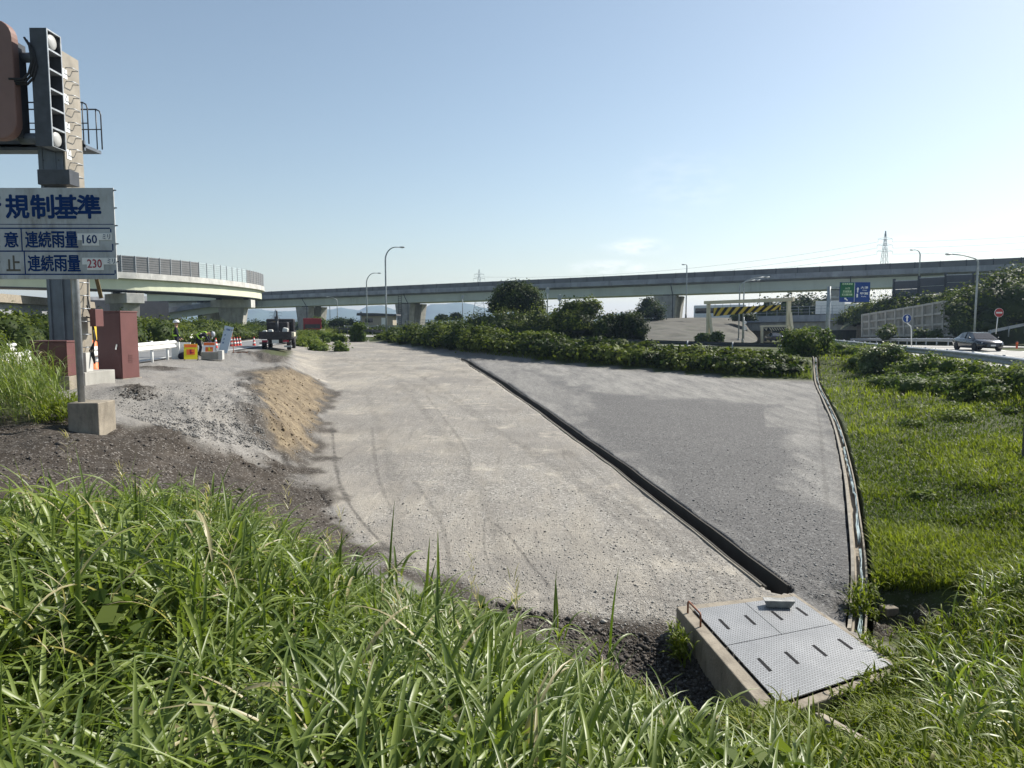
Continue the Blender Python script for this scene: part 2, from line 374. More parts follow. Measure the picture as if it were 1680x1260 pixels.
def H(X, Y):
    X = np.asarray(X, float); Y = np.asarray(Y, float)
    d, w = poly_sd(BX, X, Y, BW)
    zr = -.5 - .5 * smooth((Y - 60) / 30) * smooth((X - 8) / 10) - .9 * smooth((Y - 85) / 40) * smooth((X - 20) / 15)
    side = smooth((X + 3) / 13) * smooth((Y - 8) / 8)
    zo = 0.0 * (1 - side) + zr * side
    far = smooth((Y - 140) / 120); zo = zo * (1 - far) - .9 * far
    near = smooth((9 - Y) / 5) * smooth((X + 6) / 4)
    s_left = .74 * (.5 * np.clip(d / w, 0, 1) + .5 * smooth(d / w)) + .26 * smooth(d / (w * 3.2))
    s_right = .55 * np.clip(d / w, 0, 1) + .45 * smooth((d - w * .75) / (w * .3))
    s_near = np.clip(d / (w * 1.15), 0, 1) ** .9
    s = s_left * (1 - side) + s_right * side
    s = s * (1 - near) + s_near * near
    f = zb(X, Y)
    z = np.where(d > 0, f + (zo - f) * s, f)
    nb = fbm(X * .9, Y * .9, 4)
    z = z + nb * .16 * smooth(d / 2.5) * (1 - smooth((Y - 45) / 20)) * smooth((X + 15) / 3) + fbm(X * .5 + 9, Y * .5, 3) * .05 * (d < 0)
    z = z + fbm(X * 3.1, Y * 3.1, 4) * .16 * smooth(d / .5) * (1 - smooth((d - 2.4) / .8)) * smooth((-3 - X) / 1.5) * smooth((Y - 13) / 2) * (1 - smooth((Y - 31) / 3))
    # hollow in the soil beside the lid, the hole in the field and two heaps on the pad
    z = z - .42 * np.exp(-(((X - 1.45) / .75) ** 2 + ((Y - 7.0) / 1.1) ** 2))
    for (cx, cy, r, h) in MOUNDS:
        z = z + h * np.exp(-(((X - cx) ** 2 + (Y - cy) ** 2) / r ** 2)) * (1 + .8 * fbm(X * 4, Y * 4, 3))
    return z
MOUNDS = []
def quick(px, py):                                    # scalar march on H
    d = ray(px, py); o = Vector((0, 0, CAMZ)); t0 = 1.2 / d.y
    ts = np.geomspace(1.2, 400, 900) / d.y
    X = d.x * ts; Y = d.y * ts; Z = CAMZ + d.z * ts
    h = H(X, Y); k = np.argmax(h >= Z)
    if h[k] < Z[k]: k = len(ts) - 1
    k = max(k, 1); a = (Z[k - 1] - h[k - 1]); b = (h[k] - Z[k]); f = a / (a + b + 1e-9)
    t = ts[k - 1] + (ts[k] - ts[k - 1]) * f
    return Vector((d.x * t, d.y * t, float(H(d.x * t, d.y * t))))
_m = [(228, 645, .5, .22), (262, 606, .9, .10), (250, 600, .7, .12), (1497, 985, .8, -.6), (430, 588, 2.4, .28), (395, 582, 1.6, .2)]
MOUNDS = [(lambda g: (g.x, g.y, r, h))(quick(a, b)) for a, b, r, h in _m]

# gutter through the gravel, from the pit to the far hedge
GUT_PX = [(1272, 962), (1150, 868), (1000, 755), (900, 683), (820, 628), (775, 600), (762, 592), (740, 585), (690, 574), (620, 563), (560, 557)]
GUT = [on_floor(a + 3, b) for a, b in GUT_PX]
def resample(pts, step):
    pts = [np.array(p, float) for p in pts]; out = []
    for i in range(len(pts) - 1):
        p0 = pts[max(i - 1, 0)]; p1 = pts[i]; p2 = pts[i + 1]; p3 = pts[min(i + 2, len(pts) - 1)]
        n = max(1, int(np.linalg.norm(p2 - p1) / step))
        for k in range(n):
            t = k / n
            out.append(.5 * ((2 * p1) + (p2 - p0) * t + (2 * p0 - 5 * p1 + 4 * p2 - p3) * t * t + (3 * p1 - p0 - 3 * p2 + p3) * t ** 3))
    out.append(pts[-1]); return np.array(out)
GUTP = resample(GUT, .5)
RG_PX = [(1404, 1015), (1407, 940), (1398, 850), (1386, 770), (1368, 700), (1350, 660), (1335, 628), (1326, 595)]
RGP = resample([on_floor(a + 6, b) for a, b in RG_PX], .4)
def line_d(path, X, Y):
    best = np.full(X.shape, 1e18)
    for i in range(len(path) - 1):
        ax, ay = path[i]; ex, ey = path[i + 1] - path[i]; L = ex * ex + ey * ey + 1e-12
        t = np.clip(((X - ax) * ex + (Y - ay) * ey) / L, 0, 1)
        best = np.minimum(best, (X - ax - t * ex) ** 2 + (Y - ay - t * ey) ** 2)
    return np.sqrt(best)

# one sheet round the camera: fine where the lens looks, coarse elsewhere, out to the horizon
a_in = np.arange(-40, 40.01, .11)
A = np.radians(np.concatenate([np.linspace(-180, -44, 34), np.linspace(-43.5, -40.2, 14), a_in, np.linspace(40.2, 43.5, 14), np.linspace(44, 180, 34)]))
v = np.concatenate([np.linspace(1500, 760, 90), np.linspace(757, 30, 370), np.linspace(29, 3, 70)])
D = np.concatenate([[.25], 2.6 * FPX / v, np.geomspace(2.6 * FPX / 3 * 1.2, 3400, 14)])
AA, DD = np.meshgrid(A, D); GX = np.sin(AA) * DD; GY = np.cos(AA) * DD
gz = np.full(GX.shape, -.5)
nearm = DD < 420
gz[nearm] = H(GX[nearm], GY[nearm]); bl = smooth((DD - 300) / 120); gz = gz * (1 - bl) + -.9 * bl
GZ = gz
def hits(px, py):
    """where many photo pixels meet the ground: X, Y, Z arrays"""
    px = np.asarray(px, float); py = np.asarray(py, float)
    dx = px - 840; dy = FPX * math.cos(PITCH) + (630 - py) * math.sin(PITCH); dz = -FPX * math.sin(PITCH) + (630 - py) * math.cos(PITCH)
    az = np.arctan2(dx, dy); m = dz / np.hypot(dx, dy)
    ci = np.clip(np.searchsorted(A, az), 1, len(A) - 1); S = (GZ - CAMZ) / D[:, None]
    out = np.zeros(len(px))
    for a in range(0, len(px), 4000):
        sl = slice(a, a + 4000); s = S[:, ci[sl]]; k = np.argmax(s >= m[sl][None], axis=0); k = np.clip(k, 1, len(D) - 1)
        j = np.arange(s.shape[1]); s0 = s[k - 1, j]; s1 = s[k, j]; f = np.clip((m[sl] - s0) / (s1 - s0 + 1e-12), 0, 1)
        out[sl] = D[k - 1] + (D[k] - D[k - 1]) * f
    return np.sin(az) * out, np.cos(az) * out, CAMZ + m * out
def G(px, py):
    x, y, z = hits([px], [py]); return Vector((x[0], y[0], z[0]))
def gpoly(pp): x, y, z = hits([p[0] for p in pp], [p[1] for p in pp]); return np.stack([x, y], 1)

# where each kind of ground lies
fx, fy = GX[nearm], GY[nearm]
nz = fbm(fx * 1.3, fy * 1.3, 4); nz2 = fbm(fx * .35 + 4, fy * .35, 4)
def region(poly, soft, wob):
    return smooth(.5 - (poly_sd(poly, fx, fy) + nz * wob) / soft)
dbas, _w = poly_sd(BX, fx, fy, BW)
gA = smooth(.5 - (dbas + nz * .25) / .25)
POLY_B = np.array(list(GUTP[:52:4]) + [on_floor(*p) for p in ((765, 587), (900, 597), (1050, 608), (1200, 621), (1338, 627), (1352, 665), (1368, 700), (1386, 770), (1398, 850), (1407, 940), (1412, 1020), (1330, 985))])
def clip_gut():
    k = int(np.argmin(np.hypot(*(GUTP - np.array(on_floor(765, 590))).T))); return k
POLY_B = np.array(list(GUTP[:clip_gut():3]) + list(POLY_B[-12:]))
gA = np.maximum(gA, region(gpoly([(482, 604), (480, 578), (466, 566), (500, 556), (600, 556), (560, 610), (540, 630)]), .5, .5))
gB = smooth(.5 - poly_sd(POLY_B, fx, fy) / .15)
pad = region(gpoly([(-300, 720), (60, 640), (190, 690), (440, 745), (452, 700), (428, 640), (425, 612), (470, 602), (520, 618), (530, 600), (472, 560), (430, 548), (290, 560), (60, 590), (-300, 600)]), .5, 1.0)
soil = region(gpoly([(-400, 700), (0, 692), (120, 690), (210, 700), (330, 722), (430, 745), (470, 752), (497, 770), (560, 860), (650, 935), (560, 960), (300, 940), (-400, 860)]), .7, 1.2)
soil = np.maximum(soil, region(gpoly([(640, 930), (800, 985), (1000, 1030), (1110, 1045), (1260, 1170), (1180, 1215), (1000, 1120), (800, 1020)]), .6, .8))
soil = np.maximum(soil, .9 * region(gpoly([(385, 578), (440, 572), (476, 574), (470, 600), (430, 596)]), .5, .5))
SANDP = gpoly([(420, 612), (466, 607), (508, 618), (531, 640), (510, 690), (501, 734), (494, 742), (470, 742), (440, 712), (436, 660)])
soil = np.maximum(soil, .85 * smooth(.5 - (poly_sd(SANDP, fx, fy) - .45 + nz * .8) / .4))
for cx, cy, r, h in MOUNDS[:2] + MOUNDS[3:4]: soil = np.maximum(soil, smooth(1.3 - np.hypot(fx - cx, fy - cy) / r + nz * .6))
sand = region(gpoly([(420, 612), (466, 607), (508, 618), (531, 640), (510, 690), (501, 734), (494, 742), (470, 738), (442, 706), (434, 660)]), .3, .65)
grass = np.clip(smooth((fx - 1) / 1) * smooth((fy - 3) / 2), 0, 1) * (dbas > .35) * (np.hypot(fx - MOUNDS[3][0], fy - MOUNDS[3][1]) > .95)
grass = np.maximum(grass, smooth((7.5 - fy) / 2) * (dbas > 1.2)); grass = np.maximum(grass, smooth((-16.2 - fx - .15 * (fy - 18)) / 1.0) * 1.0)
grass = np.maximum(grass, smooth((fy - 62) / 6) * (dbas > .4))
grass = np.maximum(grass, .8 * region(gpoly([(-200, 700), (-200, 620), (70, 620), (100, 690), (60, 705)]), .6, .8))
grass = np.maximum(grass, .75 * region(gpoly([(430, 574), (478, 576), (476, 584), (445, 582)]), .5, .4))
# dusty and bare patches, bands of paler fines in the right-hand lot
patch = np.clip(.5 + nz2 * 1.5, 0, 1) * gA
pb = region(gpoly([(800, 590), (1335, 630), (1345, 655), (1250, 662), (1110, 655), (960, 640), (900, 615)]), 1.6, 1.6)
pb = np.maximum(pb, .9 * region(gpoly([(1290, 650), (1345, 655), (1385, 770), (1396, 850), (1290, 800), (1300, 720)]), .5, .5))
pb = np.maximum(pb, .8 * region(gpoly([(1255, 670), (1305, 665), (1312, 702), (1255, 700)]), .1, .1))
pb = np.maximum(pb, .75 * region(gpoly([(765, 590), (830, 592), (960, 650), (940, 700), (1240, 930), (1200, 915), (900, 690)]), 1.0, 1.2))
patch = np.where(gB > .5, pb, patch)
trk = np.zeros(fx.shape)
for pl, wd, k in (([(545, 700), (552, 770), (575, 830), (640, 905)], .05, 1), ([(800, 850), (840, 885), (870, 925), (905, 965)], .035, 1), ([(795, 850), (795, 900), (805, 935)], .03, .7),
               ([(770, 985), (900, 985), (970, 970), (1100, 985), (1180, 1000)], .05, .6), ([(700, 650), (760, 730), (770, 780)], .05, .5), ([(600, 640), (640, 760), (650, 900)], .2, .3), ([(650, 620), (760, 760), (830, 940)], .2, .3),
               ([(560, 590), (700, 640), (900, 760), (1200, 960)], .18, .35), ([(530, 575), (650, 600), (800, 690)], .15, .35), ([(1340, 660), (1345, 700), (1350, 760), (1358, 830)], .06, .5), ([(1300, 740), (1395, 770)], .05, .4),
               ([(150, 735), (260, 750), (420, 800), (520, 870)], .04, .7), ([(0, 740), (160, 760), (300, 820)], .05, .5), ([(590, 860), (640, 880), (690, 930)], .04, .5), ([(1120, 870), (1170, 905)], .03, .6), ([(680, 790), (720, 850), (740, 930)], .06, .5), ([(900, 760), (1000, 840), (1100, 930)], .07, .45), ([(930, 740), (1040, 830), (1180, 950)], .07, .45), ([(610, 700), (620, 780), (650, 850)], .05, .6), ([(560, 640), (620, 650), (720, 640)], .12, .4), ([(500, 590), (620, 600), (760, 610)], .2, .4)):
    trk = np.maximum(trk, k * smooth(1.3 - line_d(resample(gpoly(pl), .4), fx, fy) / wd * (1 + 1.2 * nz)))
trench = np.minimum(line_d(GUTP[:clip_gut() + 4], fx, fy) / .205, 9)
gzz = gz[nearm].copy(); gzz = np.where(trench < 1, gzz - .75, gzz)
rgd = line_d(RGP, fx, fy); gzz = np.where((rgd < .15), gzz - .5, gzz)
hx = np.array(HC); hole = poly_sd(np.array([tuple(np.array(c) + (np.array(c) - hx.mean(0)) * -.08) for c in HC]), fx, fy); gzz = np.where(hole < 0, gzz - 1.2, gzz)
zmesh = gz.copy(); zmesh[nearm] = gzz
def full(a, d=0.0): o = np.full(GX.shape, d); o[nearm] = a; return o.ravel()
nr, nc = GX.shape
idx = np.arange(nr * nc).reshape(nr, nc); q = np.stack([idx[:-1, :-1], idx[1:, :-1], idx[1:, 1:], idx[:-1, 1:]], -1).reshape(-1, 4)[:, ::-1]

def ground_mat():
    m, n, l = _mat('ground')
    out = n.new('ShaderNodeOutputMaterial'); b = n.new('ShaderNodeBsdfPrincipled'); l.new(b.outputs[0], out.inputs[0])
    b.inputs['Roughness'].default_value = .95; b.inputs['Specular IOR Level'].default_value = .2
    tc = n.new('ShaderNodeTexCoord'); o = tc.outputs['Object']
    def A_(s): a = n.new('ShaderNodeAttribute'); a.attribute_name = s; return a.outputs['Fac']
    def noise(s, det=6, r=.6, st=None):
        k = N(n, 'ShaderNodeTexNoise', Scale=s, Detail=det, Roughness=r)
        if st: mp = n.new('ShaderNodeMapping'); mp.inputs['Scale'].default_value = st; mp.inputs['Rotation'].default_value = (0, 0, .35); l.new(o, mp.inputs['Vector']); l.new(mp.outputs[0], k.inputs['Vector'])
        else: l.new(o, k.inputs['Vector'])
        return k.outputs['Fac']
    def stones(s):
        k = N(n, 'ShaderNodeTexVoronoi', Scale=s); l.new(o, k.inputs['Vector'])
        sp = n.new('ShaderNodeSeparateColor'); l.new(k.outputs['Color'], sp.inputs[0]); return sp.outputs[0], k.outputs['Distance']
    s1, d1 = stones(42); s2, d2 = stones(27)
    big = noise(.35, 7, .65); mid = noise(1.6, 7, .65, (1, .35, 1)); fine = noise(14, 5, .7)
    streak = noise(1.1, 9, .72, (1.6, .28, 1))
    A2 = A_
    # crushed stone
    stA = mix(n, l, s1, (.14, .13, .117), (.37, .348, .312)); stA = mix(n, l, mrange(n, l, s2, .8, .95, 0, .6), stA, (.5, .48, .44))
    dust = mix(n, l, fine, (.295, .268, .225), (.41, .375, .318))
    cov = n.new('ShaderNodeMath'); cov.operation = 'ADD'; l.new(mrange(n, l, streak, .38, .62, -.1, .8), cov.inputs[0]); l.new(mrange(n, l, A_('patch'), .2, .9, -.3, .4), cov.inputs[1]); cov.use_clamp = True
    cA = mix(n, l, cov.outputs[0], stA, dust)
    cA = mix(n, l, mrange(n, l, big, .40, .62, 0, .65), cA, (.185, .172, .158)); cA = mix(n, l, mrange(n, l, noise(.8, 8, .7), .56, .68, 0, .7), cA, (.46, .418, .35)); cA = mix(n, l, mrange(n, l, streak, .55, .68, 0, .7), cA, (.17, .157, .142)); st2 = noise(2.6, 9, .75, (2.4, .16, 1)); cA = mix(n, l, mrange(n, l, st2, .56, .66, 0, .6), cA, (.16, .148, .134)); cA = mix(n, l, mrange(n, l, st2, .42, .32, 0, .5), cA, (.46, .42, .355))
    stB = mix(n, l, s1, (.065, .063, .062), (.19, .185, .18)); stB = mix(n, l, mrange(n, l, s2, .9, .99, 0, .5), stB, (.38, .38, .37))
    stB = mix(n, l, mrange(n, l, big, .4, .65, 0, .3), stB, (.1, .098, .097))
    pB = n.new('ShaderNodeMath'); pB.operation = 'MULTIPLY'; l.new(A_('patch'), pB.inputs[0]); l.new(mrange(n, l, streak, .34, .62, .1, .8), pB.inputs[1])
    cB = mix(n, l, pB.outputs[0], stB, mix(n, l, s1, (.22, .212, .196), (.39, .375, .345)))
    padc = mix(n, l, s1, (.125, .12, .114), (.30, .286, .268)); padc = mix(n, l, mrange(n, l, mid, .4, .65, 0, .7), padc, (.25, .233, .208))
    soilc = mix(n, l, fine, (.022, .018, .014), (.062, .051, .041)); soilc = mix(n, l, mrange(n, l, mid, .5, .7, 0, .75), soilc, (.088, .074, .061)); soilc = mix(n, l, mrange(n, l, s1, .86, .97, 0, .8), soilc, (.26, .24, .22))
    sandc = mix(n, l, mrange(n, l, noise(2.6, 9, .78, (.5, 2.2, 1)), .32, .68), (.10, .078, .055), (.31, .25, .165)); sandc = mix(n, l, mrange(n, l, noise(5, 9, .75), .5, .62, 0, .85), sandc, (.13, .1, .07)); sandc = mix(n, l, mrange(n, l, noise(1.3, 8, .7), .47, .62, 0, .75), sandc, (.10, .078, .055))
    grc = mix(n, l, noise(2.2, 7, .7), (.028, .042, .012), (.085, .10, .03)); grc = mix(n, l, mrange(n, l, fine, .5, .75, 0, .5), grc, (.06, .045, .03))
    c = grc
    c = mix(n, l, A_('base'), c, padc)
    for s, cc in (('grass', grc), ('pad', padc), ('gA', cA), ('gB', cB), ('soil', soilc), ('sand', sandc), ('grass2', grc)):
        c = mix(n, l, A_(s), c, cc)
    tk = n.new('ShaderNodeMath'); tk.operation = 'MULTIPLY'; l.new(A_('track'), tk.inputs[0]); l.new(mrange(n, l, noise(6, 4, .6), .35, .6, .2, .8), tk.inputs[1])
    c = mix(n, l, tk.outputs[0], c, (.06, .055, .05))
    l.new(c, b.inputs['Base Color'])
    h = n.new('ShaderNodeMath'); h.operation = 'MULTIPLY_ADD'; l.new(d1, h.inputs[0]); h.inputs[1].default_value = -.35
    l.new(noise(9, 6, .7), h.inputs[2])
    bp = N(n, 'ShaderNodeBump', Strength=.7, Distance=.045); l.new(h.outputs[0], bp.inputs['Height'])
    l.new(bp.outputs[0], b.inputs['Normal'])
    return m
ground = mesh_np('ground', np.stack([GX.ravel(), GY.ravel(), zmesh.ravel()], 1), q, ground_mat(), smooth_=True,
                 attrs={'gA': full(gA), 'gB': full(gB), 'pad': full(pad), 'soil': full(soil), 'sand': full(sand), 'grass': full(grass, 1.), 'patch': full(patch), 'track': full(trk),
                        'base': full(smooth((4 - fx) / 2) * smooth((fy - 8) / 2)), 'grass2': full(.75 * region(gpoly([(430, 574), (478, 576), (476, 584), (445, 582)]), .5, .4))})
ground['kind'] = 'structure'; ground['label'] = 'gravel lot, bare soil banks and grassy slopes'

# roads: sheets a little above the ground
def road(name, path, w, lines, mt, lift=.05, label=None):
    path = resample(path, 1.2); mb = MB(); n = 6
    def strip(off, wd, up, mi):
        vv = []; fs = []
        for i, p in enumerate(path):
            d = path[min(i + 1, len(path) - 1)] - path[max(i - 1, 0)]; d = d / np.linalg.norm(d); rt = np.array([d[1], -d[0]])
            for k in range(2 if mi else n):
                o_ = off - wd / 2 + wd * k / ((2 if mi else n) - 1); c = p + rt * o_; vv.append((c[0], c[1], float(H(c[0], c[1])) + up))
        kk = 2 if mi else n
        for i in range(len(path) - 1):
            for k in range(kk - 1): fs.append((i * kk + k, i * kk + k + 1, (i + 1) * kk + k + 1, (i + 1) * kk + k))
        mb.add(vv, fs, mi, True)
    strip(0, w, lift, 0)
    for off, wd in lines: strip(off, wd, lift + .012, 1)
    o = mb.build(name, [mt, M['line']]); o['kind'] = 'structure'; o['label'] = label or name; return o
RAILX = lambda y: -13.3 - .153 * (y - 18.4)
road('road', [(RAILX(y) - 2.35, y) for y in (-4, 12, 24, 36, 50, 70, 95)], 4.1, [(1.75, .16), (-1.75, .16)], M['asphalt'], label='narrow asphalt ramp road on the left')
RRX = lambda y: 19.5 + .22 * (y - 27)
road('road', [(RRX(y) + 6.6, y) for y in (2, 15, 27, 45, 60, 75, 90, 110)], 12.4, [(-5.4, .18), (-1.9, .12), (1.7, .15), (5.4, .15)], M['road_far'], label='two-lane road on the right')
# road in front of the height gate and the slip road joining at the right
road('road', [(-30, 96), (-12, 88), (8, 77), (22, 70), (33, 66), (46, 64)], 7, [(3.1, .16)], M['road_far'], lift=.07, label='side road behind the dark guard rail')
road('road', [(44, 40), (50, 55), (60, 72), (76, 88)], 9, [(-4.2, .15)], M['road_far'], lift=.35, label='slip road climbing at the right')

# ------------------------------------------------------------------ large structures
def arc(path):
    s = [0]
    for a, b in zip(path, path[1:]): s.append(s[-1] + (Vector(b) - Vector(a)).length)
    return s
def along(path, s):
    L = arc(path)
    for i in range(len(path) - 1):
        if s <= L[i + 1] or i == len(path) - 2:
            t = (s - L[i]) / (L[i + 1] - L[i]); a = Vector(path[i]); b = Vector(path[i + 1])
            d = (b - a); d.z = 0; return a + (b - a) * t, d.normalized()
def wall_pier(mb, c, d, ztop, zbot, wt, wb, th):
    """tapered wall column, wide along the cross direction d"""
    n = Vector((-d.y, d.x, 0)); vv = []
    for z, w in ((zbot, wb), (ztop, wt)):
        for sx, sy in ((-1, -1), (1, -1), (1, 1), (-1, 1)): vv.append(Vector((c.x, c.y, z)) + d * (sx * w / 2) + n * (sy * th / 2))
    mb.add(vv, [(3, 2, 1, 0), (4, 5, 6, 7), (0, 1, 5, 4), (1, 2, 6, 5), (2, 3, 7, 6), (3, 0, 4, 7)])
# ---- long viaduct crossing the whole picture (right of travel = towards the camera)
A0, A1 = P(430, 478.8, 194), P(1120, 447.6, 142)
def vpt(t): return A0 + (A1 - A0) * t
via = thing('viaduct', 'long straight grey road viaduct crossing behind the whole site', 'viaduct', tuple(vpt(.5)))
vp = [vpt(t) for t in np.linspace(-.75, 2.0, 24)]
MB().sweep(vp, [(0, 0), (0, -1.05), (.05, -1.05), (.05, 0)]).build('noise_barrier', M['barrier'], via, world=True)
MB().sweep(vp, [(0, -1.0), (.12, -1.0), (.18, -1.95), (-.1, -2.05), (-.1, -1.0)]).sweep(vp, [(-.1, -1.7), (-.1, -2.05), (-1.3, -2.3), (-9, -2.3), (-10.2, -2.05), (-10.2, -1.7)]).sweep(vp, [(-10.2, -.6), (-10.2, -1.95), (-10.0, -1.95), (-10.0, -.6)]).build('parapet', M['fascia'], via, world=True)
g = MB().sweep(vp, [(-1.25, -2.3), (-1.25, -4.1), (-9.1, -4.1), (-9.1, -2.3)])
g.build('girder', M['girder'], via, world=True)
for k, t in enumerate(np.arange(-.7, 2.0, .2846 / 2) + .112):
    p = vpt(t); d = (A1 - A0).normalized(); rt = Vector((d.y, -d.x, 0))
    if k % 2 == 0:
        for s in (-.9, 0, .9):
            q = p + d * s + rt * -1.2; MB().bar(q + Vector((0, 0, -4.05)), q + Vector((0, 0, -2.35)), .07, .14).build('stiffener', M['girder'], via, world=True)
for t in (-.45, -.17, .112, .397, .682, .966, 1.25, 1.53):
    p = vpt(t); d = (A1 - A0); d.z = 0; d.normalize(); rt = Vector((d.y, -d.x, 0))
    for off in (-2.6, -7.6):
        c = p + rt * off; gz_ = float(H(c.x, c.y)) - .5; mb = MB()
        wall_pier(mb, c + d * 0, d, p.z - 4.3, gz_, 4.6, 2.6, 2.2); mb.build('pier', M['concrete'], via, world=True, bevel=.05)
        MB().obox(Vector((c.x, c.y, p.z - 4.2)), (1.2, 1.0, .2), Matrix.Rotation(math.atan2(d.y, d.x), 3, 'Z')).build('bearing', M['dark_steel'], via, world=True)
for k, t in enumerate(np.arange(-.2, 1.62, .033)):
    p = vpt(t); d = (A1 - A0).normalized(); rt = Vector((d.y, -d.x, 0)); q = p + rt * .08
    MB().bar(q + Vector((0, 0, -1.0)), q + Vector((0, 0, .06)), .1, .1).build('barrier_post', M['dark_steel'], via, world=True)
for t in (.112, .397, .682, .966, 1.25):
    p = vpt(t); d = (A1 - A0).normalized(); rt = Vector((d.y, -d.x, 0)); q = p + d * 1.6 + rt * .1
    MB().tube([q + Vector((0, 0, -1.9)), q + Vector((0, 0, -2.4)), q - rt * 1.6 + Vector((0, 0, -4.3)), q - rt * 1.6 + Vector((0, 0, -p.z))], .09, 6).build('drain_pipe', M['dark_steel'], via, world=True)
# ladder and floodlight on the pier in the middle
p = vpt(.397); d = (A1 - A0); d.z = 0; d.normalize(); rt = Vector((d.y, -d.x, 0)); c = p + rt * -1.2 - d * .6
mb = MB()
for s in (-.45, .45): mb.bar(c + d * s + Vector((0, 0, -2.2)), c + d * s + Vector((0, 0, -p.z)), .1, .1)
for k in range(16): mb.bar(c - d * .45 + Vector((0, 0, -2.6 - k * .45)), c + d * .45 + Vector((0, 0, -2.6 - k * .45)), .07, .07)
mb.build('ladder', M['dark_steel'], via, world=True)
# ---- curved ramp with the noise barrier, left
RAMP = [(-92, 82), (-80, 88), (-68.5, 95.5), (-57.6, 104.5), (-53.0, 112.5), (-50.6, 121), (-49.6, 130), (-49.6, 138), (-50.8, 146), (-53.5, 153), (-58, 159), (-66, 164), (-80, 168)]
rp = [Vector((x, y, 11.55)) for x, y in resample(RAMP, 2.0)]
ramp = thing('curved_ramp', 'curved cream ramp viaduct with tall louvred noise barrier at left', 'ramp viaduct', tuple(rp[len(rp) // 2]))
MB().sweep(rp, [(0, -2.45), (.12, -2.45), (.2, -3.35), (-.1, -3.45), (-8.3, -3.45), (-8.5, -2.45), (-8.3, -2.45), (-8.2, -3.2), (-.25, -3.2), (-.25, -2.45)]).build('parapet', M['concrete_pale'], ramp, world=True)
MB().sweep(rp, [(-.42, -3.44), (-.42, -5.0), (-7.7, -5.0), (-7.7, -3.44)]).build('girder', M['girder_cream'], ramp, world=True)
MB().sweep(rp, [(-.36, -5.003), (-.36, -5.12), (-7.76, -5.12), (-7.76, -5.003)]).build('soffit', M['dark_steel'], ramp, world=True)
Ls = arc(rp); npan = int(Ls[-1] / 2.0)
for k in range(npan):
    a, da = along(rp, k * 2.0 + .06); b, db = along(rp, k * 2.0 + 1.94)
    rt = Vector((da.y, -da.x, 0)); sxp = 840 + FPX * a.x / a.y
    clear = 330 < sxp < 402 and a.y < 150
    mb = MB()
    ra = Vector((da.y, -da.x, 0)) * -.06; rb = Vector((db.y, -db.x, 0)) * -.06
    mb.add([a + Vector((0, 0, -2.45)), b + Vector((0, 0, -2.45)), b + Vector((0, 0, -.03)), a + Vector((0, 0, -.03)), a + ra + Vector((0, 0, -2.45)), b + rb + Vector((0, 0, -2.45)), b + rb + Vector((0, 0, -.03)), a + ra + Vector((0, 0, -.03))],
           [(0, 1, 2, 3), (7, 6, 5, 4), (1, 0, 4, 5), (3, 2, 6, 7), (0, 3, 7, 4), (2, 1, 5, 6)])
    for j in range(7):
        z = -2.3 + j * .35; mb.bar(a + Vector((0, 0, z)) - ra * .4, b + Vector((0, 0, z)) - rb * .4, .05, .05, 1 if not clear else 0)
    mb.build('clear_panel' if clear else 'louvre_panel', [M['clear'] if clear else M['noise_dark'], M['barrier']], ramp, world=True)
    p0, _ = along(rp, k * 2.0)
    MB().bar(p0 + Vector((0, 0, -2.5)), p0 + Vector((0, 0, .03)), .13, .15).build('barrier_post', M['steel'], ramp, world=True)
def t_pier(s, parent, wcol, lcap=7.6):
    a, da = along(rp, s); rt = Vector((da.y, -da.x, 0)); c = a + rt * -4.2; rot = Matrix.Rotation(math.atan2(rt.y, rt.x), 3, 'Z')
    MB().obox(c + Vector((0, 0, -6.2)), (lcap, 2.6, 1.5), rot).build('pier_cap', M['concrete_pale'], parent, world=True, bevel=.06)
    m = MB(); wall_pier(m, c + Vector((0, 0, 0)), rt, a.z - 6.95, -.8, wcol + 1.6, wcol, 2.4); m.build('pier', M['concrete'], parent, world=True, bevel=.05)
    for s2 in (-2.6, 2.6): MB().obox(c + rt * s2 + Vector((0, 0, -5.28)), (.9, .9, .3), rot).build('bearing', M['dark_steel'], parent, world=True)
L = arc(rp)
s_at = lambda X, Y: L[min(range(len(rp)), key=lambda i: (rp[i].x - X) ** 2 + (rp[i].y - Y) ** 2)]
for X, Y in ((-80, 88), (-55.5, 107.5), (-49.6, 138), (-66, 164)): t_pier(s_at(X, Y), ramp, 3.4)
# work platform rail on the pier cap
a, da = along(rp, s_at(-55.5, 107.5)); rt = Vector((da.y, -da.x, 0)); c = a + rt * -8.6 + Vector((0, 0, -5.4)); mb = MB()
for u, w in ((0, 0), (1.2, 0), (0, 1), (1.2, 1)):
    q = c + rt * u + da * w; mb.bar(q, q + Vector((0, 0, 1.1)), .06, .06)
for z in (.55, 1.1):
    mb.bar(c + Vector((0, 0, z)), c + rt * 1.2 + Vector((0, 0, z)), .05, .05); mb.bar(c + da + Vector((0, 0, z)), c + da + rt * 1.2 + Vector((0, 0, z)), .05, .05)
mb.build('railing', M['dark_steel'], ramp, world=True)
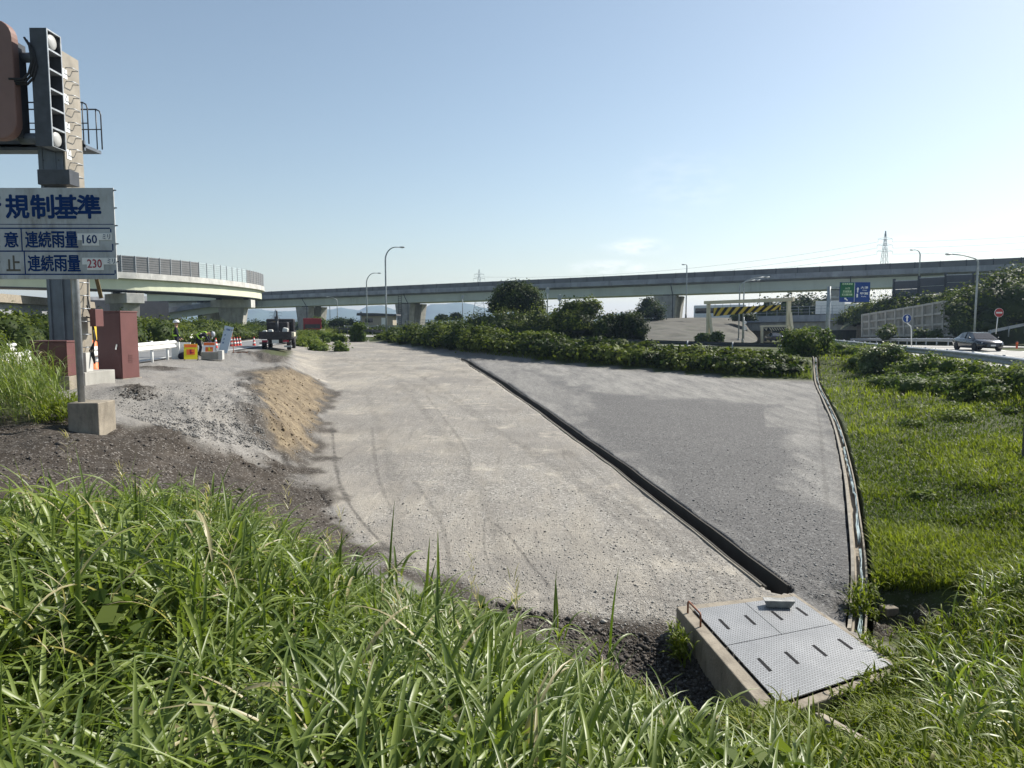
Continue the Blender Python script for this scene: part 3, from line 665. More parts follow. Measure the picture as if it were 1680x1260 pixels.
# ---- lower bridges behind the ramp
def simple_bridge(name, label, p0, p1, w, th, par, gir, piers, gm, pm, n=6):
    t = thing(name, label, 'bridge', tuple((p0 + p1) / 2)); path = [p0 + (p1 - p0) * k / n for k in range(n + 1)]
    MB().sweep(path, [(0, 0), (.1, -par), (-.2, -par - .05), (-w + .2, -par - .05), (-w - .1, -par), (-w, 0), (-w + .2, 0), (-w + .25, -par + .15), (-.25, -par + .15), (-.2, 0)]).build('parapet', pm, t, world=True)
    MB().sweep(path, [(-.9, -par - .05), (-.9, -par - gir), (-w + .9, -par - gir), (-w + .9, -par - .05)]).build('girder', gm, t, world=True)
    d = p1 - p0; d.z = 0; d.normalize(); rt = Vector((d.y, -d.x, 0))
    for f in piers:
        p = p0 + (p1 - p0) * f; c = p + rt * (-w / 2); m = MB(); wall_pier(m, c, rt, p.z - par - gir - .02, -1.4, w * .62, w * .4, 1.8); m.build('pier', M['concrete'], t, world=True, bevel=.04)
    return t
simple_bridge('bridge', 'low brown-topped bridge at far left behind the grey column', P(-90, 473, 78), P(170, 497, 132), 9, 3, 1.1, 1.5, (.35, .62, .95), M['fascia'], M['concrete_brown'])
simple_bridge('bridge', 'dark bridge passing under the curved ramp at left', P(90, 487.5, 150), P(425, 484, 196), 9, 3, 1.2, 1.6, (.30, .56, .78), M['fascia'], M['fascia'])
simple_bridge('bridge', 'pale bridge rising under the bend of the curved ramp', P(262, 507, 150), P(400, 488, 160), 7, 3, 1.0, 1.5, (.2, .55, .9), M['girder'], M['fascia'])
MB().obox(P(40, 517, 120), (46, 1.2, 5.5), Matrix.Rotation(R(45), 3, 'Z')).build('abutment_wall', M['soundwall'])
tag(bpy.data.objects['abutment_wall'], 'dark abutment wall under the low bridge at far left', 'wall')

# ---- overbridge carrying the road with the bus and lorry
ob0, ob1 = P(1150, 521, 138), P(1440, 514, 112)
ob = thing('overbridge', 'low concrete overbridge with railing under the long viaduct', 'bridge', tuple((ob0 + ob1) / 2))
path = [ob0 + (ob1 - ob0) * k / 6 for k in range(7)]
MB().sweep(path, [(0, 0), (.12, -1.1), (-.2, -1.2), (-9, -1.2), (-9.2, 0), (-9, 0), (-8.9, -.7), (-.3, -.7), (-.2, 0)]).build('parapet', M['fascia'], ob, world=True)
MB().sweep(path, [(-.5, -1.2), (-.5, -2.6), (-8.5, -2.6), (-8.5, -1.2)]).build('girder', M['concrete'], ob, world=True)
dd = (ob1 - ob0); dd.z = 0; Lb = dd.length; dd.normalize(); rtb = Vector((dd.y, -dd.x, 0))
for k in range(int(Lb / 2)):
    q = ob0 + (ob1 - ob0) * (k * 2 / Lb) + rtb * -.1; MB().bar(q, q + Vector((0, 0, 1.5)), .06, .06).build('railing_post', M['steel'], ob, world=True)
for z in (.5, 1.0, 1.48): MB().bar(ob0 + rtb * -.1 + Vector((0, 0, z)), ob1 + rtb * -.1 + Vector((0, 0, z)), .05, .05).build('rail', M['steel'], ob, world=True)
c = ob0 + (ob1 - ob0) * .33 + rtb * -4.5
for f, wd in ((.28, 1.5), (.97, 5)):
    c = ob0 + (ob1 - ob0) * f + rtb * -4.5; MB().obox(Vector((c.x, c.y, c.z - 2.6 - 3)), (wd, 8, 6), Matrix.Rotation(math.atan2(dd.y, dd.x), 3, 'Z')).build('abutment', M['concrete_brown'], ob, world=True)

# ---- embankments: meshes of their own, standing on the ground
def bank(name, front, back, mt, label, bump=.15, n=24, kind='structure', cat=None):
    """ruled surface from a foot line to a crest line, closed behind and below"""
    F_ = resample([tuple(p) for p in front], .8); B_ = resample([tuple(p) for p in back], .8)
    m = 60; tf = np.linspace(0, 1, m); pick = lambda a: np.stack([np.interp(tf, np.linspace(0, 1, len(a)), a[:, j]) for j in range(3)], 1)
    F_ = pick(F_); B_ = pick(B_); rows = []
    for k in range(n + 1):
        t = k / n; r = F_ * (1 - t) + B_ * t; r[:, 2] += bump * 3 * fbm(r[:, 0] * .5 + r[:, 2], r[:, 1] * .5, 4) * math.sin(math.pi * min(1, t * 1.15)); rows.append(r)
    bk = B_ + np.array([0, 9, 0]); rows.append(bk); bk2 = bk.copy(); bk2[:, 2] = -4; rows.append(bk2)
    V = np.concatenate(rows); ii = np.arange(len(rows) * m).reshape(len(rows), m)
    Fq = np.stack([ii[:-1, :-1], ii[:-1, 1:], ii[1:, 1:], ii[1:, :-1]], -1).reshape(-1, 4)
    o = mesh_np(name, V, Fq, mt, smooth_=True); o['kind'] = kind; o['label'] = label
    if cat: o['category'] = cat
    return o
sb_front = [P(1020, 556, 96), P(1100, 559, 93), P(1180, 561, 92), P(1235, 562, 96), P(1243, 555, 120)]
sb_back = [P(1000, 526, 122), P(1075, 523, 124), P(1140, 521, 126), P(1205, 522, 128), P(1222, 528, 134)]
bank('bank', sb_front, sb_back, M['slope_grey'], 'grey shotcrete bank below the overbridge approach')
M['hill_soil'] = mat('hill_ground_cover', (.05, .065, .025), .95, scale=.6, var=.45)
hill_front = [P(1378, 541, 110), P(1416, 527, 107), P(1470, 519, 101), P(1530, 509, 94), P(1566, 503, 88.5), P(1582, 548, 81), P(1610, 546, 78), P(1680, 528, 80), P(1800, 520, 80)]
hill_back = [P(1400, 510, 122), P(1440, 506, 112), P(1480, 505, 104), P(1560, 494, 96), P(1610, 483, 92), P(1690, 466, 90), P(1800, 455, 88)]
HILL = (hill_front, hill_back)
bank('hill', hill_front, hill_back, M['hill_soil'], 'overgrown hillside at the right')
# far hills beyond the plain under the long viaduct
ridge = [(-900, 526), (-200, 522), (100, 516), (330, 517), (420, 507), (465, 513), (530, 508), (560, 504.5), (590, 510), (603, 503), (630, 504), (648, 509), (672, 514), (690, 510), (708, 500.5), (740, 499), (772, 499), (790, 506), (830, 511), (900, 514), (985, 520), (1015, 515), (1060, 520), (1150, 524), (1300, 526), (1800, 524), (2600, 527)]
rx = np.linspace(-900, 2600, 700); ry = np.interp(rx, [a for a, b in ridge], [b for a, b in ridge]) + fbm(rx * .04, rx * 0 + 3.3, 5) * 2.2
rows = []
for k, t in enumerate(np.linspace(0, 1.5, 15)):
    dpt = 2750 + 380 * t; top = np.array([P(float(a), float(b), 3130).z for a, b in zip(rx, ry)])
    prof = math.sin(math.pi / 2 * min(1, t)) ** 1.2 if t <= 1 else 1 - (t - 1) * 1.6
    z = -2 + (top + 2) * prof + fbm(rx * .03 + k * 3, rx * 0 + k * .7, 4) * 14 * (1 - abs(1 - min(1, t))) * (t < 1)
    rows.append(np.stack([(rx - 840) / FPX * dpt, np.full(len(rx), dpt), z], 1))
V = np.concatenate(rows); ii = np.arange(len(V)).reshape(15, -1)
o = mesh_np('mountains', V, np.stack([ii[:-1, :-1], ii[:-1, 1:], ii[1:, 1:], ii[1:, :-1]], -1).reshape(-1, 4), M['hillwood'], smooth_=True); o['kind'] = 'structure'; o['label'] = 'distant blue mountain range'

# ---- grey sound wall on the hill: panels between posts, stepping up to the right
sw = [(P(1467, 461.5, 106), P(1508, 459.5, 103), 7.2), (P(1508, 456.5, 103), P(1552, 454, 100), 7.0), (P(1552, 451.5, 100), P(1597, 450, 97), 6.0), (P(1597, 450, 97), P(1640, 448.5, 94), 5.5), (P(1640, 448.3, 94), P(1690, 446.5, 91), 5.2), (P(1690, 446.5, 91), P(1740, 445, 88), 5.2)]
root = thing('sound_wall', 'dark grey stepped sound wall on top of the hill', 'sound wall', tuple(sw[0][0]))
for a, b, h in sw:
    m = MB(); n_ = 6
    d = (b - a); nn = Vector((d.y, -d.x, 0)).normalized() * .06
    for k in range(n_):
        z0, z1 = -h * (k + 1) / n_, -h * k / n_ - .04
        vv = [a + Vector((0, 0, z0)) + nn, b + Vector((0, 0, z0)) + nn, b + Vector((0, 0, z1)) + nn, a + Vector((0, 0, z1)) + nn]; vv += [x - nn * 2 for x in vv]
        m.add(vv, [(0, 1, 2, 3), (7, 6, 5, 4), (1, 0, 4, 5), (3, 2, 6, 7), (0, 3, 7, 4), (2, 1, 5, 6)])
    m.build('wall_panel', M['soundwall'], root, world=True)
    MB().bar(a + Vector((0, 0, .02)), b + Vector((0, 0, .02)), .2, .12).build('coping', M['steel'], root, world=True)
    MB().bar(a + Vector((0, 0, .35)), a + Vector((0, 0, -h)), .3, .3).build('wall_post', M['dark_steel'], root, world=True)
# ---- retaining wall of framed concrete panels
rwt = [(1416, 517, 103), (1440, 513, 100), (1470, 508.5, 96), (1500, 503.5, 92), (1532, 498, 88), (1566, 492, 84)]
top = [P(*p) for p in rwt]; bot = [P(a, 553, c) for a, b, c in rwt]
root = thing('retaining_wall', 'weathered retaining wall of framed concrete panels beside right road', 'retaining wall', tuple(bot[0]))
m = MB()
for i in range(len(top) - 1):
    vv = [bot[i], bot[i + 1], top[i + 1], top[i]]; vv += [x + Vector((.3, .5, 0)) for x in vv]
    m.add(vv, [(0, 1, 2, 3), (7, 6, 5, 4), (1, 0, 4, 5), (3, 2, 6, 7), (0, 3, 7, 4), (2, 1, 5, 6)])
m.build('wall_face', M['retaining'], root, world=True)
def lerp(pts, f): f *= len(pts) - 1; i = min(int(f), len(pts) - 2); return pts[i] + (pts[i + 1] - pts[i]) * (f - i)
for k in range(11):
    a, b = lerp(bot, k / 10), lerp(top, k / 10); MB().bar(a + Vector((-.05, -.1, 0)), b + Vector((-.05, -.1, .1)), .42, .3).build('rib', M['retaining_rib'], root, world=True)
for f in (.0, .33, .66, 1):
    m = MB()
    for i in range(len(top) - 1):
        a = bot[i] + (top[i] - bot[i]) * (.06 + f * .94); b = bot[i + 1] + (top[i + 1] - bot[i + 1]) * (.06 + f * .94); m.bar(a + Vector((-.04, -.08, 0)), b + Vector((-.04, -.08, 0)), .3, .26)
    m.build('beam', M['retaining_rib'], root, world=True)

# ------------------------------------------------------------------ lettering
def text2d(s, size, bold=.0, align='CENTER'):
    cu = bpy.data.curves.new('t', 'FONT'); cu.body = s; cu.size = size; cu.align_x = align; cu.align_y = 'CENTER'; cu.offset = bold * size; cu.resolution_u = 2
    o = bpy.data.objects.new('t', cu); COL.objects.link(o); dg = bpy.context.evaluated_depsgraph_get(); dg.update()
    me = bpy.data.meshes.new_from_object(o.evaluated_get(dg)); vv = [(v.co.x, v.co.y) for v in me.vertices]; ff = [tuple(p.vertices) for p in me.polygons]
    bpy.data.objects.remove(o); bpy.data.curves.remove(cu); bpy.data.meshes.remove(me); return vv, ff
def write(mb, s, x, z, size, bold=.012, sx=1.0, y=0.0, mi=0, fit=None):
    """text on a board facing -Y, centred at x, z"""
    vv, ff = text2d(s, size, 0)
    if not vv: return
    xs = [v[0] for v in vv]; zs = [v[1] for v in vv]; cx, cz = (min(xs) + max(xs)) / 2, (min(zs) + max(zs)) / 2; w = max(xs) - min(xs); h = max(zs) - min(zs)
    fx_ = fit[0] / w if fit else sx; fz_ = fit[1] / h if fit else 1
    t = 1.0 * bold * size * (1 if not fit else max(fx_, .6))
    for k, (ox, oz) in enumerate(((0, 0), (t, 0), (-t, 0), (0, t), (0, -t), (t * .7, t * .7), (-t * .7, t * .7), (t * .7, -t * .7), (-t * .7, -t * .7))):
        mb.add([(x + (a - cx) * fx_ + ox, y - .0004 * k, z + (b - cz) * fz_ + oz) for a, b in vv], ff, mi)

# ------------------------------------------------------------------ rain-rule sign on its pole
YS = 13.3
pb_ = G(134, 668); ps = Vector((P(134, 660, YS).x, YS, float(H(P(134, 660, YS).x, YS))))
sg = thing('road_sign', 'weathered white board with blue Japanese rain limits on grey pole', 'road sign', tuple(ps))
ztop, zbt = P(100, 308, YS - .12).z - ps.z, P(100, 458, YS - .12).z - ps.z
xr = P(189, 383, YS - .12).x - ps.x; xl = P(-104, 383, YS - .12).x - ps.x; yb = -.12
bd = MB().box(xl, xr, yb, yb + .03, zbt, ztop).build('board', M['sign_white'], sg, bevel=.006)
pxm = YS / FPX
def bx(px): return P(px, 383, YS - .12).x - ps.x
def bz(py): return P(100, py, YS - .12).z - ps.z
lt = MB(); yl = yb - .003
for ch, px in (('通', -57), ('行', -14.5), ('規', 31), ('制', 72), ('基', 111), ('準', 148.5)):
    write(lt, ch, bx(px), bz(339), .42, .030, y=yl, fit=(36 * pxm, 36 * pxm))
for row, w1, mi in ((393, '注意', 0), (432, '行止', 1)):
    for ch, px in zip('通' + w1, (-48, -13, 18) if row == 393 else (-48, -14, 19)):
        write(lt, ch, bx(px), bz(row), .27, .024, y=yl, mi=mi, fit=(22 * pxm, 24 * pxm))
    for ch, px in zip('連続雨量', (51.5, 73, 95, 117)):
        write(lt, ch, bx(px + (0 if row == 393 else 2)), bz(row), .27, .026, y=yl, fit=(20 * pxm, 25 * pxm))
lt.build('lettering', [M['sign_blue'], M['sign_grey']], bd)
fr = MB()
def hl(x0, x1, y, t=1.0): fr.box(bx(x0), bx(x1), yl, yl + .002, bz(y) - t * pxm, bz(y) + t * pxm)
def vl(x, y0, y1, t=.9): fr.box(bx(x) - t * pxm, bx(x) + t * pxm, yl, yl + .002, bz(y1), bz(y0))
hl(-104, 187, 368, .5); hl(-90, 181, 374.5); hl(-90, 183, 412); hl(-90, 185, 450)
vl(35, 375.6, 411); vl(38, 413, 449); vl(182, 375.6, 381); vl(184, 400, 411); vl(186, 443, 449)
fr.build('ruled_line', M['sign_blue'], bd)
for num, row, mm, x0 in (('160', 391, 'sign_blue', 0), ('230', 431, 'sign_red', 6)):
    pl = MB(); yy = yb - .012
    pl.box(bx(127 + x0), bx(183.5 + x0), yy, yb - .001, bz(row + 3), bz(row - 8)); pl.box(bx(134.5 + x0), bx(162 + x0), yy, yb - .001, bz(row + 12), bz(row + 3))
    plo = pl.build('number_plate', M['plate_white'], sg); t = MB()
    write(t, num, bx(147.5 + x0), bz(row + 1.5), .2, .012, y=yy - .003, fit=(23 * pxm, 13.5 * pxm)); t.build('number', M[mm], plo)
    t = MB(); write(t, 'ミリ', bx(175 + x0), bz(row - 2.5), .1, .006, y=yy - .003, fit=(12 * pxm, 8 * pxm)); t.build('unit', M['sign_blue'], plo)
for py in (312, 341, 370, 400, 429): MB().obox((xr + .02, yb + .012, bz(py)), (.05, .02, .02)).build('bolt', M['dark_steel'], sg)
for z in (ztop - .2, (ztop + zbt) / 2, zbt + .2): MB().box(xl + .05, xr - .03, yb + .032, yb + .07, z - .03, z + .03).build('rail', M['steel'], sg)
fz = .17 - ps.z
for dx in (0, xl + (0 - xr) * 0 + .45):
    MB().lathe([(.062, fz - .02), (.062, ztop - .1), (.05, ztop - .08)], (dx, 0, 0), 16).build('pole', M['steel'], sg)
ft = MB().box(-.17, .41, -.18, .40, fz - .95, fz).build('footing', M['concrete_brown'], sg, bevel=.02)

# ------------------------------------------------------------------ column with the message panel, lamp bar and ladder
YC = 18.6; cb = Vector((P(98, 600, YC).x, YC + .3, 0.02))
gt = thing('message_sign_column', 'tall blue-grey steel column with rungs, brown message panel and lamp bar', 'column', tuple(cb))
cx0, cx1 = P(80, 540, YC).x - cb.x, P(121, 540, YC).x - cb.x; ctop = P(105, 85, YC).z - cb.z
MB().box(cx0, cx1 - .01, -.3, .42, .35, ctop).build('column', M['column_blue'], gt, bevel=.01)
MB().box(cx1 - .005, cx1 + .03, -.33, .45, .38, ctop + .05).build('side_plate', M['column_side'], gt)
MB().box(cx0 + .06, cx0 + .11, -.345, -.305, .36, ctop - .4).box(cx1 - .26, cx1 - .21, -.345, -.305, .36, ctop - .4).build('seam_rib', M['column_blue'], gt)
for k in range(24):
    z = 1.0 + k * .34
    if z > ctop - .3: break
    MB().tube([(cx1 + .03, -.12, z), (cx1 + .17, -.12, z - .01), (cx1 + .20, -.09, z - .01), (cx1 + .20, .13, z - .01), (cx1 + .17, .16, z - .01), (cx1 + .03, .16, z)], .012, 6).build('rung', M['steel'], gt)
for k, py in enumerate((118, 160, 207, 252, 297)):
    z = P(105, py, YC).z - cb.z; MB().box(cx1 + .032, cx1 + .04, -.26, -.08, z - .12, z + .12).build('tag_plate', M['plate_white'], gt)
zf = P(95, 262, YC).z - cb.z
fl = MB().box(cx0 - .01, cx1 - .02, -.33, -.302, zf - .55, zf + .35).build('splice_plate', M['column_blue'], gt)
m = MB()
for i in range(3):
    for x in (cx0 + .12, cx1 - .14): m.lathe([(.022, 0), (.022, .02), (0, .022)], (x, -.335, zf - .3 + i * .28), 8, axis='y')
m.build('bolt', M['dark_steel'], fl)
zt, zb_ = P(80, 284, YC).z - cb.z, P(80, 308, YC).z - cb.z
MB().box(P(59, 290, YC - .5).x - cb.x, P(112, 290, YC - .5).x - cb.x, -.75, -.34, zb_, zt).build('bracket_box', M['dark_steel'], gt, bevel=.01)
# lamp bar: a tall dark box open to the right with two round lamps
YL = YC - .6; lx0, lx1 = P(54, 140, YL).x - cb.x, P(81, 140, YL).x - cb.x; lz1, lz0 = P(70, 46, YL).z - cb.z, P(70, 240, YL).z - cb.z
m = MB(); y0, y1 = -.92, -.36
m.box(lx0, lx1 - .28, y0, y1, lz0, lz1); m.box(lx1 - .28, lx1, y0, y0 + .03, lz0, lz1); m.box(lx1 - .28, lx1, y1 - .03, y1, lz0, lz1)
lb = m.build('lamp_bar', M['dark_steel'], gt)
m = MB()
for k in range(7): z = lz0 + (lz1 - lz0) * k / 6; m.box(lx1 - .28, lx1 + .012, y0 + .032, y1 - .032, z - (.03 if k else 0), z + (.0 if k == 6 else .012))
m.box(lx1, lx1 + .015, y0, y0 + .035, lz0, lz1); m.box(lx1, lx1 + .015, y1 - .035, y1, lz0, lz1)
m.build('divider', M['steel'], lb)
for k in (.5, 5.5):
    z = lz0 + (lz1 - lz0) * k / 6; MB().lathe([(.17, -.05), (.19, 0), (.16, .03), (.03, .045), (0, .045)], (lx1 - .06, (y0 + y1) / 2, z), 20, axis='x').build('lamp', M['lamp_lens'], lb)
# brown rounded message panel, mostly outside the picture
YP = YC - .7; pxr = P(25, 130, YP).x - cb.x; pz1, pz0 = P(10, 32, YP).z - cb.z, P(10, 229, YP).z - cb.z; r_ = .42; pw = 3.2
poly = []
for (qx, qz, a0) in ((pxr - r_, pz1 - r_, 0), (pxr - pw + r_, pz1 - r_, 90), (pxr - pw + r_, pz0 + r_, 180), (pxr - r_, pz0 + r_, 270)):
    for k in range(7): a = R(a0 + 15 * k); poly.append((qx + r_ * math.cos(a), qz + r_ * math.sin(a)))
MB().prism(poly, -1.05, -.8).build('message_panel', M['vms_brown'], gt, bevel=.03)
MB().box(pxr - pw + .2, pxr - .04, -.78, -.5, pz0 + .1, pz1 - .45).build('panel_housing', M['dark_steel'], gt)
m = MB(); m.tube([(pxr - .1, -.6, pz1 - .75), (lx0 + .02, -.6, pz1 - .75)], .12, 12); m.tube([(pxr - .2, -.6, pz0 + .12), (lx0 + .02, -.6, pz0 + .12)], .14, 10); m.build('support_arm', M['column_blue'], gt)
cp = [(lx0 - .1, -.97, lz1 - .25), (lx0 + .03, -1.0, lz1 - .45), (lx0 + .08, -1.0, lz1 - .8), (lx0 - .02, -1.0, lz1 - 1.1), (pxr + .2, -1.02, lz1 - 1.25), (pxr - .12, -1.05, lz1 - 1.25)]
m = MB()
for k in range(3): m.tube([(a + .03 * k, b + .03 * k, c - .05 * k) for a, b, c in cp], .03, 6)
m.build('cable', M['cable'], gt)
# service platform with railing behind the column
zp = P(120, 236, YC + .9).z - cb.z
pf = MB().box(-4, P(164, 236, YC + 1.5).x - cb.x, .46, 1.25, zp - .12, zp - .04).box(-4, P(164, 236, YC + 1.5).x - cb.x, .46, .52, zp - .2, zp + .06).build('platform', M['column_blue'], gt)
ex = P(165, 200, YC + 1.5).x - cb.x; rz_ = P(140, 168, YC + .9).z - cb.z; m = MB()
for y in (.6, 1.22):
    m.tube([(-4, y, rz_), (ex - .12, y, rz_), (ex - .03, y, rz_ - .05), (ex, y, rz_ - .15), (ex, y, zp)], .02, 6); m.tube([(-4, y, (rz_ + zp) / 2), (ex, y, (rz_ + zp) / 2)], .016, 6)
    for x in (-3, -1.9, -.8, .4): m.tube([(x, y, zp), (x, y, rz_)], .018, 6)
m.build('railing', M['dark_steel'], gt)
MB().box(cx1 - .3, cx1 + .35, -.5, .9, -.5, .34).box(cx0 - .15, cx1 - .32, -.5, .9, -.5, .34).build('plinth', M['concrete'], gt, bevel=.015)
MB().box(cx1 + .06, cx1 + .22, -.2, .1, .345, .85).build('conduit_cover', M['concrete_pale'], gt)
jz = P(148, 522, YC + .4).z - cb.z
MB().box(cx1 + .22, cx1 + .22 + .16, .05, .42, jz - .22, jz + .24).build('junction_box', M['cab_brown'], gt, bevel=.01)
m = MB()
for k in range(3): m.tube([(cx1 + .1, .2 - .05 * k, 2.4 - .3 * k), (cx1 + .22, .15, 1.75), (cx1 + .3, .15 - .04 * k, 1.2), (cx1 + .18 + .05 * k, .05, .9), (cx1 + .33, .0, .55)], .02, 6)
m.build('cable', M['cable'], gt)
m = MB(); m.bar((cx1 + .12, .48, 3.3), (cx1 + .3, .5, 2.3), .1, .03); m.build('cable_sheath', M['sheath'], gt)

# ------------------------------------------------------------------ brown cabinets, safety drum
def cabinet(label, x0px, x1px, ytop, ybot, Y, dep, rz, tall):
    c = P((x0px + x1px) / 2, ybot, Y); w = (x1px - x0px) * Y / FPX / math.cos(rz); h = P(x0px, ytop, Y).z - P(x0px, ybot, Y).z
    t = thing('cabinet', label, 'cabinet', (c.x, Y, c.z), rz)
    MB().box(-w / 2, w / 2, 0, dep, .0, h - .045).build('body', M['cab_brown'], t, bevel=.008)
    MB().box(-w / 2 - .015, w / 2 + .015, -.015, dep + .015, h - .043, h).build('lid', M['cab_brown'], t, bevel=.006)
    dr = MB().box(-w / 2 + .03, w / 2 - .03, -.012, -.001, .06, h - .08).build('door', M['cab_brown'], t, bevel=.004)
    MB().box(-w / 2 - .05, w / 2 + .05, -.05, dep + .05, -.5, -.003).build('plinth', M['concrete_brown'], t, bevel=.01)
    if tall:
        MB().obox((w / 2 - .14, -.03, h * .47), (.05, .03, .16), Matrix.Rotation(.25, 3, 'Y')).build('handle', M['chrome'], dr)
        m = MB()
        for k in range(5): m.box(w / 2 + .001, w / 2 + .012, dep * .38, dep * .62, h * .24 + k * .05, h * .24 + k * .05 + .018)
        m.build('vent', M['cab_brown'], t)
    return t
cabinet('tall brown steel cabinet with a silver handle', 160, 204, 510, 621, 21.0, .72, R(-10), True)
cabinet('low brown steel box standing in front of the column', 53, 112, 559, 617, 17.4, .42, 0, False)
dx = P(151, 590, 24.5); t = thing('safety_drum', 'orange and white safety drum half hidden behind the column', 'drum', (dx.x, 24.5, 0))
MB().lathe([(.26, 0), (.26, .1), (.21, .12), (.18, 1.0), (.13, 1.06), (0, 1.07)], n=18).build('body', M['orange'], t)
MB().lathe([(.206, .3), (.198, .5)], n=18).lathe([(.194, .65), (.188, .85)], n=18).build('band', M['cone_white'], t)
bb = P(147, 560, 25.5); MB().prism([(-.22, 0), (.25, .05), (.22, .8), (.05, 1.0), (-.18, .85)], -.12, .12).build('sack', M['stripe_y'])
o = bpy.data.objects['sack']; o.location = (bb.x, 25.5, .9); tag(o, 'yellow-brown sack hanging beside the column ladder', 'sack'); o.location.z = 1.0

# ------------------------------------------------------------------ guard rails
def guard_rail(label, pts, mt, step=2.0, h=.72, post=True, double=False, post_mt=None, side=1, name='guard_rail', dark=False):
    """pts: world points on the ground along the rail; W-beam on the side of the road"""
    path = [Vector(p) for p in pts]; pa = resample([tuple(p) for p in path], 1.0); path = [Vector(p) for p in pa]
    t = thing(name, label, 'guard rail', tuple(path[0])); s = side
    prof = [(0, .0), (.07, -.04), (.07, -.10), (.0, -.15), (.0, -.19), (.07, -.24), (.07, -.30), (0, -.34)]
    prof = [(s * (a + .02), z + h) for a, z in prof] + [(s * (a - .01), z + h) for a, z in prof[::-1]]
    MB().sweep(path, prof).build('beam', mt, t, world=True)
    L = arc(path)[-1]
    for k in range(int(L / step) + 1):
        p, d = along(path, min(k * step + .15, L - .05)); rt = Vector((d.y, -d.x, 0)); q = p - rt * s * .09
        MB().tube([(q.x, q.y, q.z - .4), (q.x, q.y, q.z + h + .04)], .06, 8).build('post', post_mt or mt, t, world=True)
    return t
lr = [(RAILX(y), y, 0.0) for y in (6, 12, 18.4, 25, 30, 32.6)]
gr = guard_rail('white guard rail beside the cabinets ending at the workers', lr, M['white'], side=1, h=.86)
e = Vector(lr[-1]) - gr.location; MB().obox(e + Vector((.02, .05, .38)), (.34, .1, .8), Matrix.Rotation(R(10), 3, 'Z')).obox(e + Vector((.35, .3, .45)), (.5, .04, .62)).build('end_plate', M['white'], gr)
guard_rail('white guard rail half swallowed by the hedge across the ramp road', [(RAILX(y) - 5.2, y, .0) for y in (14, 24, 34, 44, 60)], M['white'], side=1, h=.85)
guard_rail('near steel guard rail along the grass beside the dark car', [(RRX(y) - .1, y, float(H(RRX(y) + .6, y))) for y in (8, 16, 24, 32, 40, 50, 60, 68)], M['steel'], h=.8, side=-1, step=3)
guard_rail('far steel guard rail below the retaining wall', [(RRX(y) + 13.1, y, float(H(RRX(y) + 12, y))) for y in (62, 70, 80, 90, 104)], M['steel'], h=.8, side=-1, step=3)
def pxrail(label, pts, mt, h=.75, **k):
    g = [P(a, b, c) - Vector((0, 0, h)) for a, b, c in pts]; return guard_rail(label, g, mt, h=h, **k)
pxrail('dark guard rail behind the vine hedge in front of the striped gate', [(905, 551.5, 74), (968, 554, 70), (1060, 557.5, 65), (1180, 561, 61), (1310, 564, 57)], M['dark_steel'], side=-1, step=4, post_mt=M['steel'])
pxrail('pale guard rail on the far side of the road beyond the tall lamp', [(565, 534, 140), (640, 533.5, 128), (720, 533, 118), (800, 532, 112)], M['steel'], side=-1, step=4, h=.9)
pxrail('dark guard rail passing the foot of the tall lamp', [(545, 536, 112), (590, 539, 100), (640, 543, 88)], M['dark_steel'], side=-1, step=4, h=.9)
pxrail('sloping guard rail below the no-entry sign', [(1622, 542, 76), (1650, 536, 77), (1690, 528, 79)], M['steel'], side=-1, step=3)

# ------------------------------------------------------------------ street lamps
def street_lamp(label, base, top, end, Y, style='arc', r=.085, group=None):
    b = P(*base, Y); tp = P(*top, Y); e = P(*end, Y); b.x = tp.x
    t = thing('street_lamp', label, 'street lamp', (tp.x, Y, b.z)); h = tp.z - b.z; ex = e.x - tp.x; ez = e.z - b.z; s = 1 if ex > 0 else -1; pts = [(0, 0, 0), (0, 0, h * .45)]
    if style == 'arc':
        rr = min(abs(ex) * .75, 1.7); pts.append((0, 0, h - rr))
        for k in range(1, 9): a = R(90 * k / 8); pts.append((s * rr * (1 - math.cos(a)), 0, h - rr + (rr + ez - h) * math.sin(a)))
        pts.append((ex, 0, ez))
    else:
        pts += [(0, 0, h - .25), (s * .05, 0, h - .05), (s * .3, 0, h + (ez - h) * .25)] + [(ex * f, 0, h + (ez - h) * (1 - (1 - f) ** 2)) for f in (.35, .6, 1)]
    n = len(pts); MB().tube(pts, [r * (1.15 - .55 * min(1, i / (n - 1) * 1.1)) for i in range(n)], 10).build('pole', M['lamp_grey'], t)
    MB().lathe([(r * 1.9, -.6), (r * 1.9, .05), (r * 1.3, .08)], n=12).build('base', M['concrete'], t)
    hd = MB(); k = .34 if r > .07 else .42
    hd.ball((ex + s * k * .9, 0, ez), (k, .16, .085), 12, 6); hd.tube([(ex - s * .1, 0, ez), (ex + s * .3, 0, ez)], .05, 8); hd.build('lamp_head', M['lamp_grey'], t)
    MB().ball((ex + s * k * 1.0, 0, ez - .06), (k * .7, .12, .06), 10, 6).build('lens', M['head_l'], t)
    return t
street_lamp('tallest lamp with curved arm, left of centre before the viaduct', (633, 556), (632, 409), (655, 405.5), 80)
street_lamp('shorter curved lamp just left of the tallest lamp', (602, 536), (601, 452), (619, 448), 118)
street_lamp('thin lamp under the viaduct with arm pointing left, nearer the red truck', (541, 533), (541, 500), (534, 497), 190)
street_lamp('thin lamp under the viaduct with long arm left of the short lamp', (553, 534), (553, 492), (539, 487), 160, style='slant')
street_lamp('slim lamp standing left of the striped gate, rising over the viaduct', (1127, 516), (1127, 435), (1124.5, 434), 120, r=.09)
street_lamp('bent lamp behind the striped gate, left one of the pair', (1213, 556), (1214, 466), (1240, 459.5), 96, style='slant')
street_lamp('bent lamp behind the striped gate, right one of the pair', (1220, 557), (1221, 462), (1255, 454.5), 90, style='slant')
